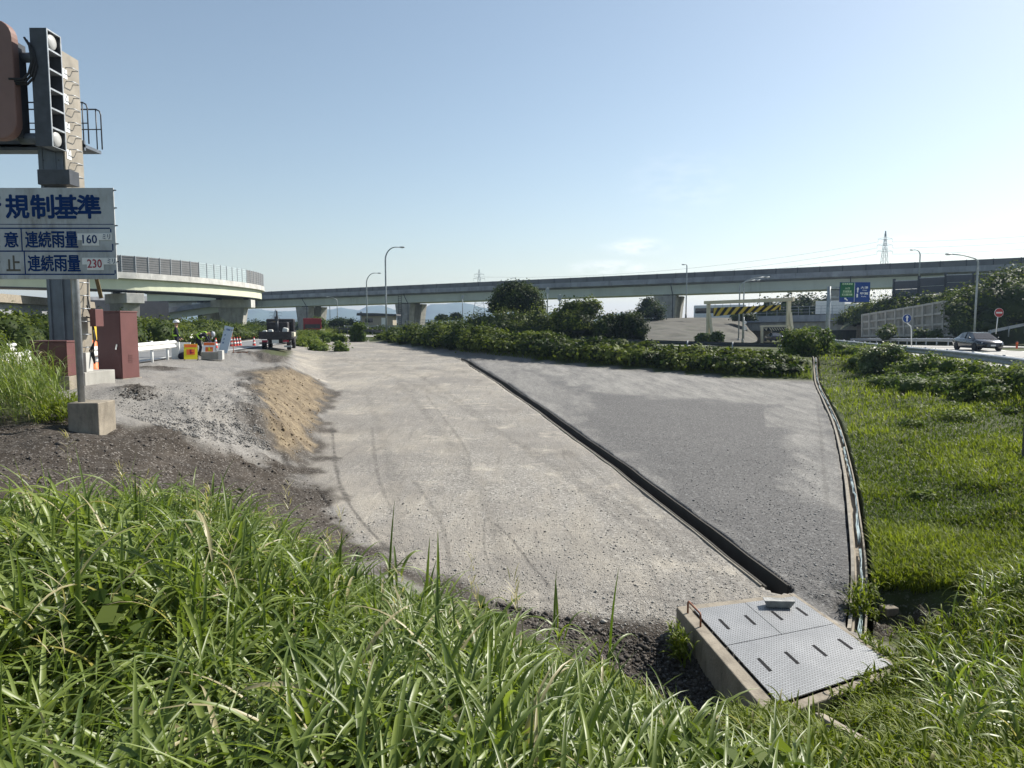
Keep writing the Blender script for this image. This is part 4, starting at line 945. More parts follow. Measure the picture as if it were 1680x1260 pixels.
street_lamp('lamp rising behind the sound wall with arm to the left', (1510, 462), (1510, 411), (1499, 410), 112)
street_lamp('big lamp on the hill behind the dark car with long drooping arm', (1600, 547), (1605, 427), (1561, 417), 70, style='slant')
for lbl, x, y0, y1, Y in (('thin pole in front of the viaduct left of the big round tree', 759, 519, 484, 150), ('short pole with a box above the vine hedge', 918, 512, 483, 95), ('thin pole beside the small hut', 593, 532, 511, 150), ('pale thin pole right of the round bushes', 898, 505, 472, 100)):
    b = P(x, y0, Y); h = P(x, y1, Y).z - b.z; t = thing('pole', lbl, 'pole', (b.x, Y, b.z - 1)); MB().tube([(0, 0, 0), (0, 0, h + 1)], .08, 8).build('shaft', M['lamp_grey'], t)
    MB().box(-.25, .25, -.12, -.09 + .2, h + .2, h + .95).build('equipment_box', M['lamp_grey'], t)

# ------------------------------------------------------------------ pylons and power lines
def pylon(label, px, ytop, Y, w, arms, aw):
    tp = P(px, ytop, Y); t = thing('pylon', label, 'pylon', (tp.x, Y, -1)); h = tp.z + 1; m = MB(); hw = lambda f: w * (.5 - .36 * min(1, f / .62)) if f < .62 else w * .14 * (1 - (f - .62) / .38 * .9)
    nlev = 12; th = .085 * Y / 300
    for k in range(nlev):
        f0, f1 = k / nlev, (k + 1) / nlev; a, b = hw(f0), hw(f1)
        c0 = [Vector((sx * a, sy * a, f0 * h)) for sx, sy in ((-1, -1), (1, -1), (1, 1), (-1, 1))]; c1 = [Vector((sx * b, sy * b, f1 * h)) for sx, sy in ((-1, -1), (1, -1), (1, 1), (-1, 1))]
        for i in range(4):
            m.bar(c0[i], c1[i], th, th)
            m.bar(c0[i], c1[(i + 1) % 4], th * .6, th * .6); m.bar(c0[(i + 1) % 4], c1[i], th * .6, th * .6); m.bar(c1[i], c1[(i + 1) % 4], th * .6, th * .6)
    m.build('lattice', M['pylon'], t); tips = []
    for py, a in zip(arms, aw):
        z = P(px, py, Y).z + 1; m = MB(); a = a * 1.15 * Y / FPX
        for s in (-1, 1):
            m.bar((0, 0, z + .9), (s * a, 0, z), th * .8, th * .8); m.bar((0, -.4, z - .3), (s * a, 0, z), th * .8, th * .8); m.bar((0, .4, z - .3), (s * a, 0, z), th * .8, th * .8); m.bar((s * a, 0, z), (s * a, 0, z - 1.6), th * .7, th * .7)
            tips.append(Vector((tp.x + s * a, Y, z - 2.6)))
        m.build('crossarm', M['pylon'], t)
    return tips
t1 = pylon('lattice power pylon standing above the viaduct at right', 1453, 379, 380, 11, (392, 402, 412), (10, 11, 11))
t2 = pylon('smaller lattice power pylon above the viaduct left of the round tree', 786, 442, 470, 11, (450, 457), (7, 8))
pylon('tiny far pylon seen between the viaduct piers', 452, 508, 900, 16, (513, 518), (9, 9))
def wire(a, b, sag, label, r=.05):
    pts = [a + (b - a) * f + Vector((0, 0, -4 * sag * f * (1 - f))) for f in np.linspace(0, 1, 22)]
    o = MB().tube(pts, r, 4).build('power_line', M['pylon']); tag(o, label, 'power line', 'power lines of the pylons')
rt_ = [P(2100, 343, 330), P(2100, 353, 325), P(2100, 365, 320)]
for k, nm in enumerate(('top', 'middle', 'bottom')):
    wire(t1[2 * k + 1], rt_[k], 3, f'{nm} power line running right from the right-hand pylon')
    wire(t1[2 * k], (t2 + t2)[min(2 * k, 2)] + Vector((0, 0, -.8 * k)), 6, f'{nm} power line sagging left between the two pylons')

# ------------------------------------------------------------------ height gate with hazard board
YGL, YGR = 92, 84
gl, gr_ = P(1161, 562, YGL), P(1292, 563, YGR); gtop_l, gtop_r = P(1161, 498, YGL).z, P(1293, 493, YGR).z
hg = thing('height_gate', 'cream height-limit gate with yellow and black striped hanging board', 'height gate', tuple(gl))
ax = (gr_ - gl); ax.z = 0; ax.normalize(); nn = Vector((ax.y, -ax.x, 0))
for c, zt, sgn in ((gl, gtop_l, 1), (gr_, gtop_r, 1)):
    b0 = Vector((c.x, c.y, c.z - 1.5)); tp = Vector((c.x, c.y, zt))
    MB().bar(b0, tp, .42, .42).build('leg', M['cream'], hg, world=True, bevel=.02)
    m = MB(); m.bar(b0 + ax * 1.15 * sgn - nn * -.3, tp + ax * .18 - Vector((0, 0, 1.4)) , .3, .34); m.build('brace', M['cream'], hg, world=True)
MB().bar(Vector((gl.x, gl.y, gtop_l + .12)) - ax * .55, Vector((gr_.x, gr_.y, gtop_r + .12)) + ax * .6, .5, .42).build('crossbeam', M['cream'], hg, world=True, bevel=.02)
q = [P(1170, 505, YGL - .5), P(1281, 500.5, YGR), P(1281, 508.2, YGR), P(1170.5, 519, YGL - .5)]
m = MB(); vv = q + [x - nn * .08 for x in q]; m.add(vv, [(0, 3, 2, 1), (4, 5, 6, 7), (0, 1, 5, 4), (1, 2, 6, 5), (2, 3, 7, 6), (3, 0, 4, 7)], 0)
bl_ = lambda u, v_: (q[0] * (1 - u) + q[1] * u) * (1 - v_) + (q[3] * (1 - u) + q[2] * u) * v_
for k in range(-1, 9):
    u0 = k * .118 + .03; pp = []
    for u, v_ in ((u0 + .10, 0), (u0 + .16, 0), (u0 + .06, 1), (u0, 1)): pp.append((u, v_))
    us = [min(max(u, 0), 1) for u, v_ in pp]
    if max(us) - min(us) < .01: continue
    quad = [bl_(uu, v_) + nn * .012 for uu, (u, v_) in zip(us, pp)]; m.add(quad, [(0, 3, 2, 1)], 1)
m.build('hazard_board', [M['stripe_k'], M['stripe_y']], hg, world=True)
for u in (.03, .15, .27, .4, .55, .7, .85, .97):
    a = bl_(u, 0); zt = gtop_l + (gtop_r - gtop_l) * u; MB().bar(a, Vector((a.x, a.y, zt)), .05, .05).build('hanger', M['steel'], hg, world=True)
# second gate under the overbridge
g2 = thing('height_gate', 'small far gate with slanted stripes in the underpass', 'height gate', tuple(P(1250, 562, 116)))
for x in (1250, 1292): MB().bar(P(x, 564, 116), P(x, 536, 116), .35, .35).build('leg', M['cream'], g2, world=True)
MB().bar(P(1247, 535.5, 116), P(1294, 534.5, 116), .3, .3).build('crossbeam', M['cream'], g2, world=True)
m = MB(); qa, qb = P(1253, 537, 115.8), P(1289, 536.5, 115.8); m.bar(qa - Vector((0, 0, .3)), qb - Vector((0, 0, .3)), .06, .55)
for k in range(9): a = qa + (qb - qa) * (k + .1) / 9 + Vector((0, -.045, 0)); s = .4 if k != 1 else -.1; m.add([a + Vector((0, 0, -.08)), a + Vector((.15, 0, -.08)), a + Vector((s + .15, 0, -.54)), a + Vector((s, 0, -.54))], [(0, 3, 2, 1)], 1)
m.build('hazard_board', [M['stripe_k'], M['cream']], g2, world=True)

# ------------------------------------------------------------------ direction sign, small signs, marker
YD = 62; b = P(1357, 560, YD); ds = thing('direction_sign', 'green and blue overhead direction sign on a grey post', 'road sign', (b.x, YD, b.z - .3))
tp = P(1359, 470, YD); MB().tube([b - Vector((0, 0, .3)), Vector((b.x, YD, tp.z))], [.2, .15], 12).build('post', M['lamp_grey'], ds, world=True)
z1, z2 = P(1360, 471.5, YD).z, P(1360, 487, YD).z; bx0, bx1 = P(1377.4, 480, YD).x, P(1427, 480, YD).x
m = MB()
for z in (z1, z2): m.bar((b.x, YD + .12, z), (bx1 - .1, YD + .12, z), .12, .12)
m.build('arm', M['lamp_grey'], ds, world=True)
zt, zl = P(1400, 463, YD).z, P(1400, 495.6, YD).z; xm = P(1401.5, 480, YD).x
pn = MB().box(bx0, bx1, YD - .03, YD + .03, zl, zt).build('panel', M['guide_blue'], ds, world=True)
MB().box(bx0 + .03, xm - .02, YD - .036, YD - .032, P(1400, 487.8, YD).z, zt - .03).build('green_field', M['guide_green'], ds, world=True)
u = YD / FPX; X = lambda px: P(px, 480, YD).x; Z = lambda py: P(1400, py, YD).z; yy = YD - .04
MB().box(xm - .015, xm + .015, yy, yy + .004, zl + .02, zt - .02).build('divider', M['guide_text'], ds, world=True)
for s_, px, py, w, h in (('大津', 1417.5, 471.8, 12, 4), ('Otsu', 1418, 476.2, 7, 1.7), ('甲賀', 1417.5, 481.5, 13, 4), ('Koka', 1417, 486.3, 8, 1.7)):
    m = MB(); write(m, s_, X(px), Z(py), .3, .012, y=yy, fit=(w * u, h * u)); m.build('lettering', M['guide_text'], ds, world=True)
MB().add([(X(1406.8), yy, Z(471)), (X(1409.2), yy, Z(474.5)), (X(1408), yy, Z(474.5)), (X(1407.6), yy, Z(480)), (X(1405.9), yy, Z(480)), (X(1405.6), yy, Z(474.5)), (X(1404.6), yy, Z(474.5))], [(0, 6, 5, 4, 3, 2, 1)]).box(X(1405), X(1407.4), yy, yy + .003, Z(488), Z(482)).build('arrow', M['guide_text'], ds, world=True)
c = (X(1388.6), Z(491.3)); ar = [(-1.0, 1.0), (.1, 1.0), (-.22, .68), (.9, -.44), (.44, -.9), (-.68, .22), (-1.0, -.1)]
MB().add([(c[0] + a * 3.2 * u, yy, c[1] + b_ * 2.6 * u) for a, b_ in ar], [tuple(range(7))[::-1]]).build('arrow', M['guide_text'], ds, world=True)
for s_, y, w in (('名神高速道', 465.8, 17), ('入口', 473, 8), ('京滋国道', 478, 14), ('名古屋京都', 483.5, 17)):
    m = MB(); write(m, s_, X(1389.5), Z(y), .3, .012, y=yy, fit=(w * u, 3.2 * u)); m.build('lettering', M['guide_text_y'], ds, world=True)
MB().box(X(1382), X(1397), yy, yy + .003, Z(480.9), Z(480.5)).build('underline', M['guide_text_y'], ds, world=True)
def disc_sign(label, cpx, rpx, Y, pole, face, mark):
    c = P(*cpx, Y); r = rpx * Y / FPX; pts = [P(*p, Y) for p in pole]
    t = thing('road_sign', label, 'road sign', (pts[-1].x, Y, pts[-1].z))
    MB().tube(pts, .035, 8).build('pole', M['white'], t, world=True)
    pl = MB().lathe([(r, -.0), (r, .03)], (c.x, Y - .06, c.z), 24, axis='y').build('plate', M['white'], t, world=True)
    MB().lathe([(r * .94, 0), (r * .94, .004)], (c.x, Y - .066, c.z), 24, axis='y').build('face', face, t, world=True)
    m = MB(); mark(m, c, r, Y - .072); m.build('symbol', M['plate_white'], t, world=True)
def bar_mark(m, c, r, y): m.box(c.x - r * .68, c.x + r * .68, y, y + .004, c.z - r * .17, c.z + r * .17)
def up_mark(m, c, r, y):
    pp = [(0, .72), (.42, .2), (.15, .28), (.15, -.68), (-.15, -.68), (-.15, .28), (-.42, .2)]; m.add([(c.x + a * r, y, c.z + b_ * r) for a, b_ in pp], [tuple(range(7))[::-1]])
M['sign_rd'] = mat('prohibition_red', (.42, .03, .025), .45, var=.06)
disc_sign('round red no-entry sign on a white pole by the slip road', (1638.3, 513), 7.4, 58, [(1637.6, 513), (1634, 548)], M['sign_rd'], bar_mark)
disc_sign('round blue sign with white upward arrow on a bent pole', (1487.3, 522.5), 7.2, 47, [(1487.5, 522), (1488, 530), (1494, 535), (1495, 540), (1495.5, 575)], M['guide_blue'], up_mark)
for px, lbl in ((1220.5, 'two small white plates on a thin post behind the striped gate'),):
    t = thing('road_sign', lbl, 'road sign', tuple(P(px, 560, 98))); MB().tube([P(px, 560, 98), P(px, 520, 98)], .06, 8).build('pole', M['steel'], t, world=True)
    MB().lathe([(.22, 0), (.22, .03)], P(px + 2, 529, 97.9), 16, axis='y').build('upper_plate', M['plate_white'], t, world=True); MB().lathe([(.27, 0), (.27, .03)], P(px + 2, 538.5, 97.9), 16, axis='y').build('lower_plate', M['plate_white'], t, world=True)
b = P(1668, 572, 52); t = thing('marker_post', 'rust-red marker post on the gravel at the right edge', 'marker post', (b.x, 52, b.z)); MB().lathe([(.07, 0), (.07, .48), (.06, .5)], n=12).build('shaft', M['marker_red'], t); MB().lathe([(.073, .36), (.073, .44)], n=12).build('reflector', M['orange'], t)
b = P(1678, 740, 16.5); t = thing('post', 'dark square post cut by the right edge of the picture', 'post', (b.x + .06, 16.5, b.z - .4)); MB().box(-.05, .05, -.05, .05, 0, 1.9).build('shaft', M['dark_steel'], t, bevel=.005); MB().box(-.06, .06, -.06, .06, 1.902, 1.93).build('cap', M['dark_steel'], t)

# ------------------------------------------------------------------ drain pit with chequer-plate lid
ZT = CAMZ - HH; hc = [Vector((a, b, ZT)) for a, b in HC]
def hp(u, v_, z=0): return (hc[0] * (1 - u) + hc[1] * u) * (1 - v_) + (hc[3] * (1 - u) + hc[2] * u) * v_ + Vector((0, 0, z))
def checker_mat():
    m, n, l = _mat('chequer_plate'); out = n.new('ShaderNodeOutputMaterial'); b = n.new('ShaderNodeBsdfPrincipled'); l.new(b.outputs[0], out.inputs[0])
    tc = n.new('ShaderNodeTexCoord'); mp = n.new('ShaderNodeMapping'); mp.inputs['Rotation'].default_value = (0, 0, .35); mp.inputs['Scale'].default_value = (1, 1, 1); l.new(tc.outputs['Object'], mp.inputs['Vector'])
    br = N(n, 'ShaderNodeTexBrick', Scale=1.0); br.inputs['Brick Width'].default_value = .05; br.inputs['Row Height'].default_value = .026; br.inputs['Mortar Size'].default_value = .0058; br.inputs['Color1'].default_value = (1, 1, 1, 1); br.inputs['Color2'].default_value = (.85, .85, .85, 1); br.inputs['Mortar'].default_value = (0, 0, 0, 1)
    l.new(mp.outputs[0], br.inputs['Vector'])
    no = N(n, 'ShaderNodeTexNoise', Scale=1.6, Detail=7.0, Roughness=.65); l.new(tc.outputs['Object'], no.inputs['Vector'])
    base = mix(n, l, mrange(n, l, no.outputs['Fac'], .35, .7), (.28, .29, .297), (.43, .438, .445))
    c = mix(n, l, br.outputs['Color'], (.13, .13, .135), base); l.new(c, b.inputs['Base Color'])
    b.inputs['Metallic'].default_value = .35; b.inputs['Roughness'].default_value = .5
    bp = N(n, 'ShaderNodeBump', Strength=.5, Distance=.006); l.new(br.outputs['Fac'], bp.inputs['Height']); bp.invert = True; l.new(bp.outputs[0], b.inputs['Normal']); return m
M['checker'] = checker_mat()
pit = thing('drain_pit', 'concrete drain pit with four chequer-plate lids in the gravel', 'drain pit', tuple(hp(.5, .5)))
def slab(mb, u0, u1, v0, v1, z0, z1, mi=0):
    a = [hp(u0, v0, z0), hp(u1, v0, z0), hp(u1, v1, z0), hp(u0, v1, z0)]; b = [hp(u0, v0, z1), hp(u1, v0, z1), hp(u1, v1, z1), hp(u0, v1, z1)]
    mb.add(a + b, [(0, 1, 2, 3), (7, 6, 5, 4), (1, 0, 4, 5), (2, 1, 5, 6), (3, 2, 6, 7), (0, 3, 7, 4)], mi)
m = MB(); slab(m, -.11, -.002, -.08, 1.06, -1.1, .0); slab(m, 1.002, 1.055, -.08, 1.06, -1.1, .0); slab(m, -.001, 1.001, -.08, -.002, -1.1, .0); slab(m, -.001, 1.001, 1.002, 1.06, -1.1, .0)
m.build('wall', M['concrete_brown'], pit, world=True, bevel=.012)
for u0, u1, v0, v1, fs_ in ((.004, .494, .004, .455, (.27, .76)), (.5, .996, .004, .455, (.27, .76)), (.004, .996, .461, .996, (.137, .375, .63, .872))):
    m = MB(); slab(m, u0, u1, v0, v1, .012, .024); pl = m.build('lid_plate', M['checker'], pit, world=True); vc = .235 if v0 < .4 else .70
    for f in fs_:
        uu = u0 + (u1 - u0) * f; m = MB(); slab(m, uu - .013, uu + .013, vc - .065, vc + .065, .0245, .0265)
        so = m.build('lifting_slot', M['stripe_k'], pit, world=True); so.parent = pl
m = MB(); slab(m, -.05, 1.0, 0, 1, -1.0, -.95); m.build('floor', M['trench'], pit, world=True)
h0, h1 = hp(-.06, .02), hp(-.055, .2)
MB().tube([h0, h0 + Vector((0, 0, .13)), h0 + Vector((0, 0, .15)) + (h1 - h0) * .06, h1 + Vector((0, 0, .15)) - (h1 - h0) * .06, h1 + Vector((0, 0, .13)), h1], .012, 8).build('handle', M['rust'], pit, world=True)
st = MB(); sc_ = hp(.735, .12, .03); vv = [(-.15, -.05, 0), (.13, -.07, 0), (.15, .05, 0), (-.12, .07, 0), (-.19, -.06, .09), (.19, -.08, .09), (.2, .06, .075), (-.17, .08, .085), (0, 0, .07)]
st.add([sc_ + Vector(v_) for v_ in vv], [(3, 2, 1, 0), (0, 1, 5, 4), (1, 2, 6, 5), (2, 3, 7, 6), (3, 0, 4, 7), (4, 5, 8), (5, 6, 8), (6, 7, 8), (7, 4, 8)])
tag(st.build('stone', M['mortar_stone'], bevel=.012), 'broken grey concrete piece lying on the pit lid', 'stone')

# ------------------------------------------------------------------ gutters
def gutter(name, label, path, wi, t, dep, mt, lip=.01, off=0):
    pts = [Vector((p[0], p[1], float(H(p[0], p[1])))) for p in path]; th = thing(name, label, 'gutter', tuple(pts[0])); a = wi / 2
    MB().sweep(pts, [(off - a - t, lip), (off - a - t, -dep - .06), (off + a + t, -dep - .06), (off + a + t, lip), (off + a, lip), (off + a * .92, -dep), (off - a * .92, -dep), (off - a, lip)], closed=True).build('channel', mt, th, world=True)
    return th, pts
kk = clip_gut() + 4
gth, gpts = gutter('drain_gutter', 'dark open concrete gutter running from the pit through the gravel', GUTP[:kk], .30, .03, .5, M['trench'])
MB().sweep([p for p in gpts], [(-.245, .03), (-.245, -.2), (-.225, -.2), (-.225, .035)]).build('edge_board', M['timber'], gth, world=True)
kb, kpts = gutter('drain_gutter', 'old curved gutter with pale plastic along the right grass edge', RGP, .12, .025, .1, M['concrete_brown'], lip=.0)
MB().sweep(kpts, [(-.09, .06), (-.09, -.2), (-.135, -.2), (-.135, .05)]).build('edge_board', M['timber'], kb, world=True)
vv = []; fs = []; n = 7
for i, p in enumerate(kpts):
    d = (kpts[min(i + 1, len(kpts) - 1)] - kpts[max(i - 1, 0)]); d.z = 0; d.normalize(); rt = Vector((d.y, -d.x, 0))
    wv = .02 * math.sin(i * .31) + .008 * math.sin(i * 2.7); w_ = .05 * (.75 + .25 * math.sin(i * .7 + 1))
    for k in range(n): vv.append(p + rt * (.04 - wv - w_ * k / (n - 1)) + Vector((0, 0, -.03 + .035 * math.sin(k * 2.2 + i * .9) + .02 * math.sin(i * 2.1))))
for i in range(len(kpts) - 1):
    if (i * 7) % 23 == 3: continue
    for k in range(n - 1): fs.append((i * n + k, i * n + k + 1, (i + 1) * n + k + 1, (i + 1) * n + k))
o = MB().add(vv, fs, 0, True).build('plastic_sheet', M['pvc']); tag(o, 'crumpled pale blue plastic strip lying in the right gutter', 'plastic sheet')
sm = o.modifiers.new('thick', 'SOLIDIFY'); sm.thickness = .006
a, b = G(1345, 1195), G(1445, 1265); o = MB().bar(a + Vector((0, 0, .05)), b + Vector((0, 0, .05)), .09, .16).build('kerb_stone', M['concrete_brown'], bevel=.01); tag(o, 'narrow concrete kerb in the grass below the pit', 'kerb')
a = G(1458, 1006); o = MB().obox(a + Vector((0, 0, .04)), (.2, .16, .12), Matrix.Rotation(.2, 3, 'Z')).build('concrete_block', M['concrete_brown'], bevel=.02); tag(o, 'small buff concrete block by the hole in the grass', 'block')

# ------------------------------------------------------------------ people
def person(label, loc, rz, J, helmet_mat, vest, look):
    """J: joint -> (x, y, z, radius) with +Y forward; one skinned body"""
    t = thing('person', label, 'person', loc, rz)
    edges = [('pelvis', 'waist'), ('waist', 'chest'), ('chest', 'neck'), ('neck', 'skull'), ('skull', 'crown')]
    for s in 'lr': edges += [('chest', 'sho' + s), ('sho' + s, 'elb' + s), ('elb' + s, 'wri' + s), ('wri' + s, 'han' + s), ('pelvis', 'hip' + s), ('hip' + s, 'kne' + s), ('kne' + s, 'ank' + s), ('ank' + s, 'toe' + s)]
    J = dict(J)
    for s in 'lr':
        w, h = Vector(J['wri' + s][:3]), Vector(J['han' + s][:3]); d = (h - w).normalized(); sd = d.cross(Vector((0, 1, .3))).normalized(); pl = sd.cross(d)
        for k, (o_, ln) in enumerate(((-.03, .07), (-.01, .085), (.012, .08), (.032, .062))):
            b = h + sd * o_; J[f'k{k}{s}'] = (*(b + d * ln * .5 + pl * .008), .0095); J[f'f{k}{s}'] = (*(b + d * ln + pl * .03), .008); edges += [('han' + s, f'k{k}{s}'), (f'k{k}{s}', f'f{k}{s}')]
        J['th' + s] = (*(h - d * .01 + sd * -.055 + pl * .03), .010); edges += [('han' + s, 'th' + s)]
    names = list(J); me = bpy.data.meshes.new('body'); me.from_pydata([J[k][:3] for k in names], [(names.index(a), names.index(b)) for a, b in edges], []); me.update()
    o = bpy.data.objects.new('body', me); COL.objects.link(o); sk = o.modifiers.new('skin', 'SKIN'); sk.branch_smoothing = .6
    for i, k in enumerate(names):
        r = J[k][3]; me.skin_vertices[0].data[i].radius = (r, r) if not isinstance(r, tuple) else r
        me.skin_vertices[0].data[i].use_root = (k == 'pelvis')
    sb = o.modifiers.new('sub', 'SUBSURF'); sb.levels = 2; sb.render_levels = 2
    dg = bpy.context.evaluated_depsgraph_get(); dg.update(); m2 = bpy.data.meshes.new_from_object(o.evaluated_get(dg)); bpy.data.objects.remove(o)
    m2.materials.clear()
    for mm in ('navy', 'skin', 'boot'): m2.materials.append(M[mm])
    for p in m2.polygons:
        c = p.center; best = min(names, key=lambda k: (Vector(J[k][:3]) - c).length); p.use_smooth = True
        p.material_index = 1 if best in ('skull', 'crown', 'neck') or best[:3] == 'han' or best[0] in 'kf' and best[:3] != 'kne' or best[:2] == 'th' else 2 if best[:3] in ('ank', 'toe') else 0
    o = bpy.data.objects.new('body', m2); COL.objects.link(o); o.parent = t
    sk_, cr = Vector(J['skull'][:3]), Vector(J['crown'][:3]); up = (cr - sk_).normalized(); fw = Vector(look).normalized(); fw = (fw - up * fw.dot(up)).normalized(); sd = fw.cross(up); rot = Matrix((sd, fw, up)).transposed()
    hc_ = sk_ + up * .045; m = MB(); pr = [(.118, -.005), (.135, .0), (.133, .05), (.115, .1), (.07, .135), (0, .148)]; vv = []; fs = []; n = 16
    for r_, z in pr:
        for k in range(n): a = 2 * math.pi * k / n; vv.append(hc_ + rot @ Vector((r_ * math.cos(a) * .92, r_ * math.sin(a) * 1.08, z)))
    for i in range(len(pr) - 1):
        for k in range(n): fs.append((i * n + k, i * n + (k + 1) % n, (i + 1) * n + (k + 1) % n, (i + 1) * n + k))
    m.add(vv, fs, 0, True); m.obox(hc_ + rot @ Vector((0, .17, .0)), (.18, .1, .012), rot); m.build('helmet', helmet_mat, t)
    f = MB(); fc = sk_ + rot @ Vector((0, .085, 0)); f.obox(fc + rot @ Vector((0, .018, -.02)), (.028, .04, .05), rot); f.build('nose', M['skin'], t)
    f = MB(); [f.ball(fc + rot @ Vector((s * .033, .008, .008)), .012, 8, 6) for s in (-1, 1)]; f.build('eyes', M['boot'], t)
    f = MB(); f.obox(fc + rot @ Vector((0, .005, -.062)), (.05, .012, .01), rot); f.build('mouth', M['sign_red'], t)
    f = MB(); [f.obox(sk_ + rot @ Vector((s * .085, .0, -.01)), (.02, .035, .06), rot) for s in (-1, 1)]; f.build('ears', M['skin'], t)
    # reflective harness: belt and two shoulder loops that follow the torso
    pe, wa, ch, ne = (Vector(J[k][:3]) for k in ('pelvis', 'waist', 'chest', 'neck')); ax = (ch - pe).normalized(); lat = (Vector(J['shor'][:3]) - Vector(J['shol'][:3])).normalized(); frt = ax.cross(lat) * -1
    if frt.dot(Vector((0, 1, 0))) < 0 and abs(frt.y) > .3: frt = -frt
    m = MB()
    def band(pts, w=.055):
        vs2 = []; n_ = len(pts)
        for i, p in enumerate(pts):
            d = (pts[(i + 1) % n_] - pts[i - 1]).normalized(); outw = (p - (pe + ax * (p - pe).dot(ax))).normalized(); sdv = d.cross(outw).normalized(); vs2 += [p + sdv * w / 2, p - sdv * w / 2, p + sdv * w / 2 + outw * .012, p - sdv * w / 2 + outw * .012]
        for i in range(n_):
            a, b = i * 4, ((i + 1) % n_) * 4
            m.add([vs2[a], vs2[a + 1], vs2[a + 2], vs2[a + 3], vs2[b], vs2[b + 1], vs2[b + 2], vs2[b + 3]], [(2, 3, 7, 6), (0, 2, 6, 4), (3, 1, 5, 7), (1, 0, 4, 5)])
    L_ = (ch - pe).length; wc = pe + ax * L_ * .28
    band([wc + lat * .19 * math.cos(2 * math.pi * k / 20) + frt * .145 * math.sin(2 * math.pi * k / 20) for k in range(20)], .07)
    for s in (-1, 1):
        pts = []
        for f_, lt_, h_ in ((.150, .09, .28), (.165, .10, .6), (.14, .10, .95), (.07, .095, 1.16), (0, .095, 1.2), (-.07, .095, 1.16), (-.14, .10, .95), (-.16, .10, .6), (-.15, .09, .28)): pts.append(pe + ax * L_ * h_ + lat * s * lt_ + frt * f_)
        for i in range(len(pts) - 1): m.bar(pts[i], pts[i + 1], .055, .02) if abs(pts[i].z - pts[i + 1].z) < .2 else m.obox((pts[i] + pts[i + 1]) / 2, (.06, .02, (pts[i + 1] - pts[i]).length + .02), Matrix((lat, frt * 1, (pts[i + 1] - pts[i]).normalized())).transposed())
    m.build('vest', vest, t); return t
def std():
    return {'pelvis': (0, 0, .95, (.155, .12)), 'waist': (0, .0, 1.12, (.15, .11)), 'chest': (0, -.01, 1.36, (.175, .125)), 'neck': (0, .0, 1.50, .06), 'skull': (0, .02, 1.62, (.08, .1)), 'crown': (0, .01, 1.72, (.065, .08)),
            'shol': (-.2, -.01, 1.42, .065), 'elbl': (-.25, -.02, 1.14, .05), 'wril': (-.24, .10, .92, .035), 'hanl': (-.23, .14, .85, (.04, .022)), 'shor': (.2, -.01, 1.42, .065), 'elbr': (.26, .02, 1.14, .05), 'wrir': (.24, .16, .95, .035), 'hanr': (.23, .22, .89, (.04, .022)),
            'hipl': (-.1, 0, .88, .1), 'knel': (-.11, .02, .48, .07), 'ankl': (-.11, -.02, .09, .05), 'toel': (-.12, .14, .05, .042), 'hipr': (.1, 0, .88, .1), 'kner': (.11, .02, .48, .07), 'ankr': (.11, -.02, .09, .05), 'toer': (.12, .14, .05, .042)}
c = P(290.5, 580, 34); person('worker standing in white helmet, dark workwear and lime reflective vest', (c.x, 34, 0), R(-65), std(), M['helmet'], M['lime'], (0, 1, -.15))
b = std(); b.update({'pelvis': (0, -.12, .92, (.155, .13)), 'waist': (0, .03, 1.05, (.15, .12)), 'chest': (0, .27, 1.13, (.17, .13)), 'neck': (0, .43, 1.15, .06), 'skull': (0, .55, 1.10, (.08, .1)), 'crown': (0, .66, 1.1, (.065, .08)), 'shol': (-.2, .32, 1.1, .065), 'elbl': (-.24, .42, .82, .05), 'wril': (-.16, .55, .6, .035), 'hanl': (-.13, .6, .52, (.04, .022)),
          'shor': (.2, .32, 1.1, .065), 'elbr': (.24, .45, .82, .05), 'wrir': (.17, .62, .62, .035), 'hanr': (.14, .67, .55, (.04, .022)), 'hipl': (-.11, -.1, .86, .1), 'knel': (-.13, .02, .47, .07), 'ankl': (-.13, -.1, .09, .05), 'toel': (-.14, .06, .05, .042), 'hipr': (.11, -.1, .86, .1), 'kner': (.14, .1, .48, .07), 'ankr': (.15, .02, .09, .05), 'toer': (.16, .18, .05, .042)})
c = P(328, 580, 35); person('worker bending forward in grey helmet and lime reflective vest', (c.x, 35, 0), R(-80), b, M['helmet_g'], M['lime'], (0, .6, -1))

# ------------------------------------------------------------------ work site things
def cone_proto(label, grp):
    t = thing('traffic_cone', label, 'traffic cone', (0, 0, 0), 0, grp)
    MB().box(-.19, .19, -.19, .19, 0, .03).build('base', M['red_cone'], t, bevel=.01)
    MB().lathe([(.14, .03), (.12, .08), (.035, .7), (.03, .72), (0, .722)], n=16).build('body', M['red_cone'], t)
    rad = lambda z: .12 - (z - .08) / .62 * .085 + .003
    for z0, z1 in ((.2, .34), (.46, .6)): MB().lathe([(rad(z0), z0), (rad(z1), z1)], n=16).build('band', M['cone_white'], t)
    return t
cp = None
for px, py, lb, in ((380, 569.5, 'leftmost of the four red cones standing together'), (385, 569, 'second from left of the four red cones standing together'), (389.5, 568.5, 'third from left of the four red cones standing together'), (394, 568, 'rightmost of the four red cones standing together'), (354.5, 572, 'red cone behind the concrete kerb block'), (417, 568, 'lone red cone left of the flatbed truck')):
    g_ = Pz(px, py, 0.0); zz = float(H(g_.x, g_.y)); g_ = G(px, py)
    o = cone_proto(lb, 'red and white traffic cones') if cp is None else copy_tree(cp); cp = cp or o
    o.location = (g_.x, g_.y, float(H(g_.x, g_.y))); o['label'] = lb
